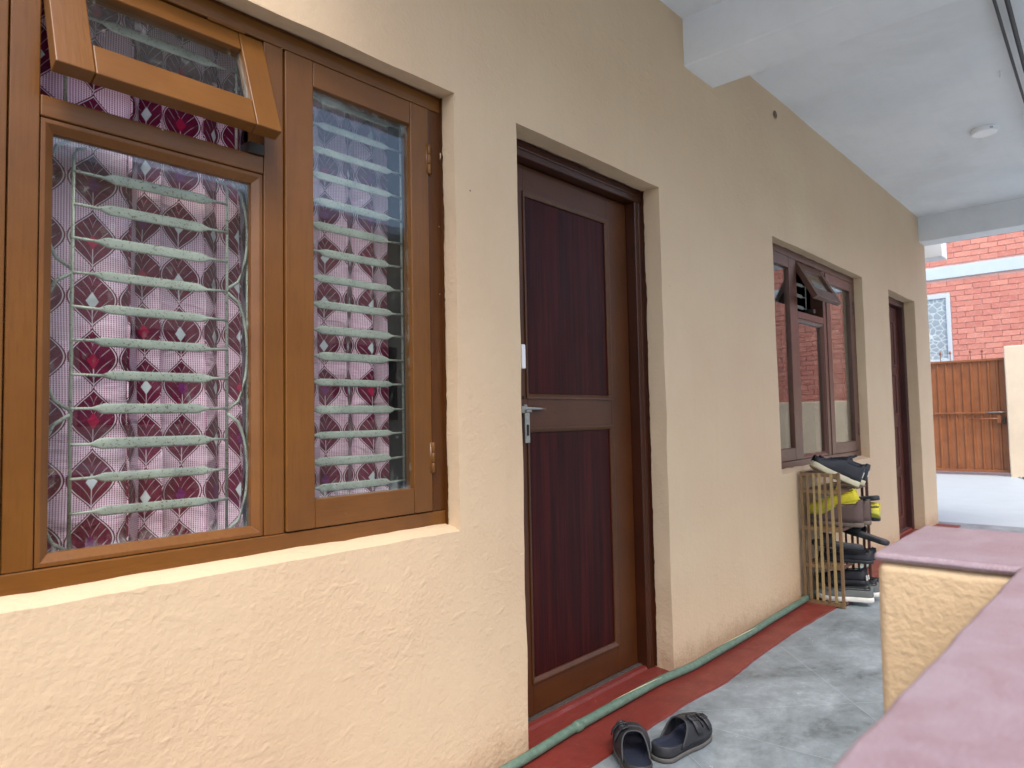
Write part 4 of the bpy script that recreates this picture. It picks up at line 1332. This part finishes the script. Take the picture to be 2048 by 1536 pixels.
# --- two strap moulded sandals on the floor
def sandal(label, loc, yaw, side):
    L, W = 0.272, 0.108
    root = thing('sandal', label, 'sandal', (0, 0, 0), group='pair of black two strap sandals')
    sole_mb(L, W, side, 0, .014, .0035, spring=.004, n=48).build('outsole', M['grey_sole'], root, local=True, smooth=True)
    # moulded foam body: wall with a hollow footbed
    m = MB(); n = 56; pl, pr = [], []
    for i in range(n + 1):
        s = 0.5 - 0.5 * math.cos(math.pi * i / n)
        a, b, sh = foot_outline(s, L, W, side)
        pl.append((sh - a, s * L)); pr.append((sh + b, s * L))
    ol = pl + pr[::-1][1:-1]; kk = len(ol)
    cxc = sum(p[0] for p in ol) / kk
    def ring(z, inset, zf=None):
        r = []
        for (x, y) in ol:
            dx = x - cxc; dy = y - L / 2
            f = 1 - inset / math.hypot(W * .45, 0) * 1.0
            fy = 1 - inset / (L / 2)
            zz = z(y) if callable(z) else z
            r.append(m.bm.verts.new((cxc + dx * f, L / 2 + dy * fy, zz)))
        return r
    rim = lambda y: .034 + .016 * max(0, 1 - y / (L * .5)) ** 0.8 + .006 * max(0, (y / L - .85) / .15)
    rr = [ring(.0145, .0), ring(.022, -.001), ring(lambda y: rim(y) - .003, -.001), ring(rim, .0015), ring(lambda y: rim(y) - .001, .0035)]
    for a, b in zip(rr, rr[1:]):
        for i in range(kk): m.bm.faces.new((a[i], a[(i + 1) % kk], b[(i + 1) % kk], b[i]))
    m.bm.faces.new(rr[0][::-1])
    m.build('body', M['black_rubber'], root, local=True, smooth=True)
    m = MB()
    bed = lambda y: rim(y) - .001
    r0 = []
    rings = []
    for (ins, dz) in ((.0035, 0), (.006, -.005), (.014, -.010), (.028, -.0125), (.045, -.013)):
        r = []
        for (x, y) in ol:
            f = 1 - ins / (W * .45); fy = 1 - ins / (L / 2)
            yy = L / 2 + (y - L / 2) * fy
            r.append(m.bm.verts.new((cxc + (x - cxc) * f, yy, bed(y) + dz)))
        rings.append(r)
    for a, b in zip(rings, rings[1:]):
        for i in range(kk): m.bm.faces.new((a[i], a[(i + 1) % kk], b[(i + 1) % kk], b[i]))
    m.bm.faces.new(rings[-1])
    m.build('footbed', M['navy_bed'], root, local=True, smooth=True)
    # upper: two straps that grow out of one side wall, slot between them
    hf = lambda t: .070 - .030 * max(0, (t - .45) / .5)
    def cut(t, v):
        vo = v * side                      # +1 = outer side
        lead = .43 + .13 * (1 - abs(v)) ** .0 * 0 
        if t < .46 - .20 * abs(v) ** 2.2: return True
        if .655 < t < .715 and -.62 < v < .62: return True
        return False
    upper_mb(L, W * 1.03, side, .026, hf, cut, n=52, k=28, t0=.24, t1=.92).build('upper', M['black_rubber'], root, local=True, smooth=True, solid=.0048)
    # rims of the straps
    def arch(t, lo=-1.0, hi=1.0, off=.004, n=20):
        a, b, sh = foot_outline(t, L, W * 1.03, side); h = hf(t); pts = []
        for j in range(n + 1):
            v = lo + (hi - lo) * j / n
            an = math.pi * (1 - (v + 1) / 2)
            cx = math.copysign(abs(math.cos(an)) ** 0.75, math.cos(an)); sz = max(0, math.sin(an)) ** 0.8
            pts.append((sh + (b if cx > 0 else a) * cx * 0.97 + off * cx, t * L, .026 + (h + off) * sz))
        return pts
    m = MB()
    for t_, lo, hi in ((.655, -.6, .6), (.715, -.6, .6), (.915, -1, 1)):
        m.tube(arch(t_, lo, hi, .003), .0028, 8)
    pts = []
    for j in range(29):
        v = -1 + 2 * j / 28; t_ = .46 - .20 * abs(v) ** 2.2
        pts.append([p for p in arch(t_, v, v, .003, 1)][0])
    m.tube(pts, .003, 8)
    m.build('rim', M['black_rubber'], root, local=True, smooth=True)
    # overlapping strap tongues with buckle frames on the outer side
    for (tc, wd) in ((.575, .030), (.80, .026)):
        m = MB(); P = []
        for j in range(13):
            v = side * (.08 + .74 * j / 12)
            rows = []
            for dt in (-wd / 2 / L, wd / 2 / L):
                sc = 1.0 if j < 11 else .75
                q = arch(tc + dt * sc, v, v, .0085, 1)[0]
                rows.append(q)
            P.append(rows)
        m.grid(P); m.build('strap', M['black_rubber'], root, local=True, smooth=True, solid=.0035)
        m = MB()
        for v in (.16, .36):
            a = arch(tc - (wd / 2 + .004) / L, side * v, side * v, .013, 1)[0]; b = arch(tc + (wd / 2 + .004) / L, side * v, side * v, .013, 1)[0]
            m.tube([a, b], .0026, 8)
        for sg in (-1, 1):
            a = arch(tc + sg * (wd / 2 + .004) / L, side * .16, side * .16, .013, 1)[0]; b = arch(tc + sg * (wd / 2 + .004) / L, side * .36, side * .36, .013, 1)[0]
            m.tube([a, b], .0026, 8)
        a = arch(tc, side * .14, side * .14, .015, 1)[0]; b = arch(tc, side * .38, side * .38, .015, 1)[0]
        m.tube([a, b], .0018, 8)
        m.build('buckle', M['black_rubber'], root, local=True, smooth=True)
    root.matrix_world = Matrix.Translation(Vector(loc)) @ Matrix.Rotation(yaw, 4, 'Z')
    return root
# local +y is the toe direction
sandal('left black sandal standing partly on the red border, toe towards the wall', (1.785, -0.372, 0.009), R(40 - 90), -1)
sandal('right black sandal turned sideways on the grey floor, toe to the right', (1.945, -0.330, 0.001), R(-2 - 90), 1)

# --- shoe rack
rx0, rx1 = 4.10, 4.62
ry0, ry1 = -0.235, -0.022
rack = thing('shoe_rack', 'cane shoe rack full of shoes standing against the wall under the farther window', 'shoe rack', (4.36, -0.13, 0.0))
ZR = 0.012
def slat(x0, x1, y0, y1, z0, z1, mat, name='slat', lean=0.0, bow=0.0):
    m = MB().box(x0, x1, y0, y1, z0, z1)
    for c in (0.25, 0.5, 0.75):
        bmesh.ops.bisect_plane(m.bm, geom=m.bm.verts[:] + m.bm.edges[:] + m.bm.faces[:], plane_co=(0, 0, z0 + (z1 - z0) * c), plane_no=(0, 0, 1))
    for v in m.bm.verts:
        s = (v.co.z - z0) / (z1 - z0)
        v.co.y += lean * s + bow * math.sin(math.pi * s)
    return m.build(name, mat, rack, bevel=.0015)
lv = [0.02, 0.222, 0.430, 0.640]
for si, (xx, ma, mb_) in enumerate(((rx0, M['cane'], M['cane_old']), (rx1, M['cane_dark'], M['cane_dark']))):
    sx = -1 if si == 0 else 1
    # corner posts, then upright slats nailed outside between them
    slat(xx - .006, xx + .008, ry1 - .016, ry1, 0.0, 0.750, mb_, 'post')
    slat(xx - .007, xx + .007, ry0 - .006, ry0 + .010, 0.0, 0.748, mb_, 'post')
    for k in range(1, 6):
        yc = (ry1 - .008) + (ry0 + .002 - ry1 + .008) * k / 6
        w = .0082 if k % 2 else .0066
        a = xx - .0145 if si == 0 else xx + .0095
        slat(a, a + .005, yc - w, yc + w, .03, .742, (ma if k in (2, 3, 5) or si else mb_), 'slat', rnd.uniform(-.004, .004), rnd.uniform(-.003, .003))
    # cross rails inside
    for z in lv + [0.735]:
        m = MB().box(xx - .009, xx + .009, ry0 + .0105, ry1 - .0165, z - .012, z + .008)
        m.build('rail', mb_, rack, bevel=.001)
for z in lv:
    for yy in (ry0, ry0 + .09, ry1 - .014):
        MB().box(rx0 + .0115, rx1 - .0115, yy, yy + .014, z - .010, z + .004).build('rail', M['cane_dark'] if yy == ry0 else M['cane_old'], rack, bevel=.001)
    for yy in (ry0 + .035, ry0 + .06, ry0 + .12, ry0 + .15, ry0 + .175):
        MB().box(rx0 + .0115, rx1 - .0115, yy, yy + .014, z - .006, z + .003).build('shelf_slat', M['cane_old'], rack, bevel=.001)
m = MB().box(rx0 + .0115, rx1 - .0115, ry1 - .012, ry1, .716, .742).build('rail', M['cane_dark'], rack, bevel=.001)

G = 'shoes on the cane rack'
LB = 'white_sole'
marks = [(-.020 + .012 * k, -.013 + .012 * k, -.001, .008, .060 + .004 * k, .094 - .002 * k, 'white_sole') for k in range(3)]
# top: black trainers, toes propped up on the side of the rack
shoe('black trainer with cream sole on top of the rack, nearest the camera', (4.325, -0.262, 0.648), R(47), R(24), 0, L=.30, W=.100, side=1, hgt=.098, collar=.104, sole=.032, patches=marks, group=G)
shoe('black trainer with cream sole on top of the rack, behind its mate', (4.435, -0.262, 0.648), R(44), R(22), 0, L=.30, W=.100, side=-1, hgt=.098, collar=.104, sole=.032, patches=marks, group=G)
# brown ankle shoes with yellow running shoes thrown on them
shoe('brown suede ankle shoe on the second shelf, left one of the pair', (4.265, -0.305, 0.434), R(6), 0, 0, W=.092, up='brown_leather', so='brown_sole', hgt=.118, collar=.128, laces=False, group=G)
shoe('brown suede ankle shoe on the second shelf, right one of the pair', (4.372, -0.315, 0.434), R(2), 0, 0, W=.092, side=-1, up='brown_leather', so='brown_sole', hgt=.112, collar=.122, laces=False, group=G)
shoe('yellow running shoe lying on top of the brown ankle shoes', (4.295, -0.29, 0.560), R(14), R(-14), R(-14), W=.090, up='yellow', so='yellow_sole', hgt=.072, collar=.066, sole=.030, group=G)
shoe('yellow running shoe wedged lower beside the brown ankle shoes', (4.475, -0.335, 0.470), R(2), R(-3), R(38), W=.088, side=-1, up='yellow', so='yellow_sole', hgt=.068, collar=.062, sole=.030, group=G)
slipper('dark slipper jutting out uppermost at the right of the second shelf', (4.50, -0.335, 0.565), R(-2), R(-8), 0, group=G)
slipper('black slipper jutting out at the right below the dark slipper', (4.505, -0.33, 0.505), R(-4), R(-6), 0, side=-1, bed='black_rubber', group=G)
slipper('black flip flop lowest at the right edge of the second shelf', (4.51, -0.33, 0.440), R(-5), 0, 0, bed='navy_bed', group=G)
# third shelf
slipper('black slipper tilted down over the edge of the third shelf', (4.40, -0.395, 0.318), R(-10), R(12), R(4), bed='grey_sole', group=G, L=.28)
slipper('black slipper lying at the left of the third shelf', (4.23, -0.31, 0.310), R(14), R(4), 0, side=-1, bed='grey_sole', group=G, L=.27)
shoe('worn black slip on shoe with open heel on the third shelf', (4.31, -0.335, 0.226), R(8), 0, 0, up='black_shoe', so='black_rubber', hgt=.052, collar=.058, sole=.018, laces=False, low=True, group=G)
shoe('black slip on shoe at the right of the third shelf', (4.43, -0.32, 0.226), R(0), 0, 0, side=-1, up='black_shoe', so='black_rubber', hgt=.050, collar=.056, sole=.018, laces=False, low=True, group=G)
# bottom shelf
wp = [(-.04, -.026, -.004, .002, .030, .056, 'white_sole'), (.01, .026, -.004, .002, .026, .050, 'white_sole')]
shoe('black shoe with white heel patches on the bottom shelf', (4.33, -0.30, 0.100), R(6), R(-4), 0, up='black_shoe', so='black_rubber', hgt=.07, collar=.07, laces=False, patches=wp, group=G)
shoe('grey canvas shoe with white sole on the bottom shelf, nearer one', (4.25, -0.345, 0.026), R(22), 0, 0, W=.092, up='grey_canvas', so='white_sole', hgt=.058, collar=.058, laces=False, low=True, group=G)
shoe('grey canvas shoe with white sole on the bottom shelf, farther one', (4.40, -0.340, 0.026), R(16), 0, 0, W=.092, side=-1, up='grey_canvas', so='white_sole', hgt=.058, collar=.058, laces=False, low=True, group=G)
shoe('dark leather shoe at the right end of the bottom shelf', (4.50, -0.31, 0.026), R(0), 0, 0, up='black_shoe', so='black_rubber', hgt=.06, collar=.06, laces=False, group=G)
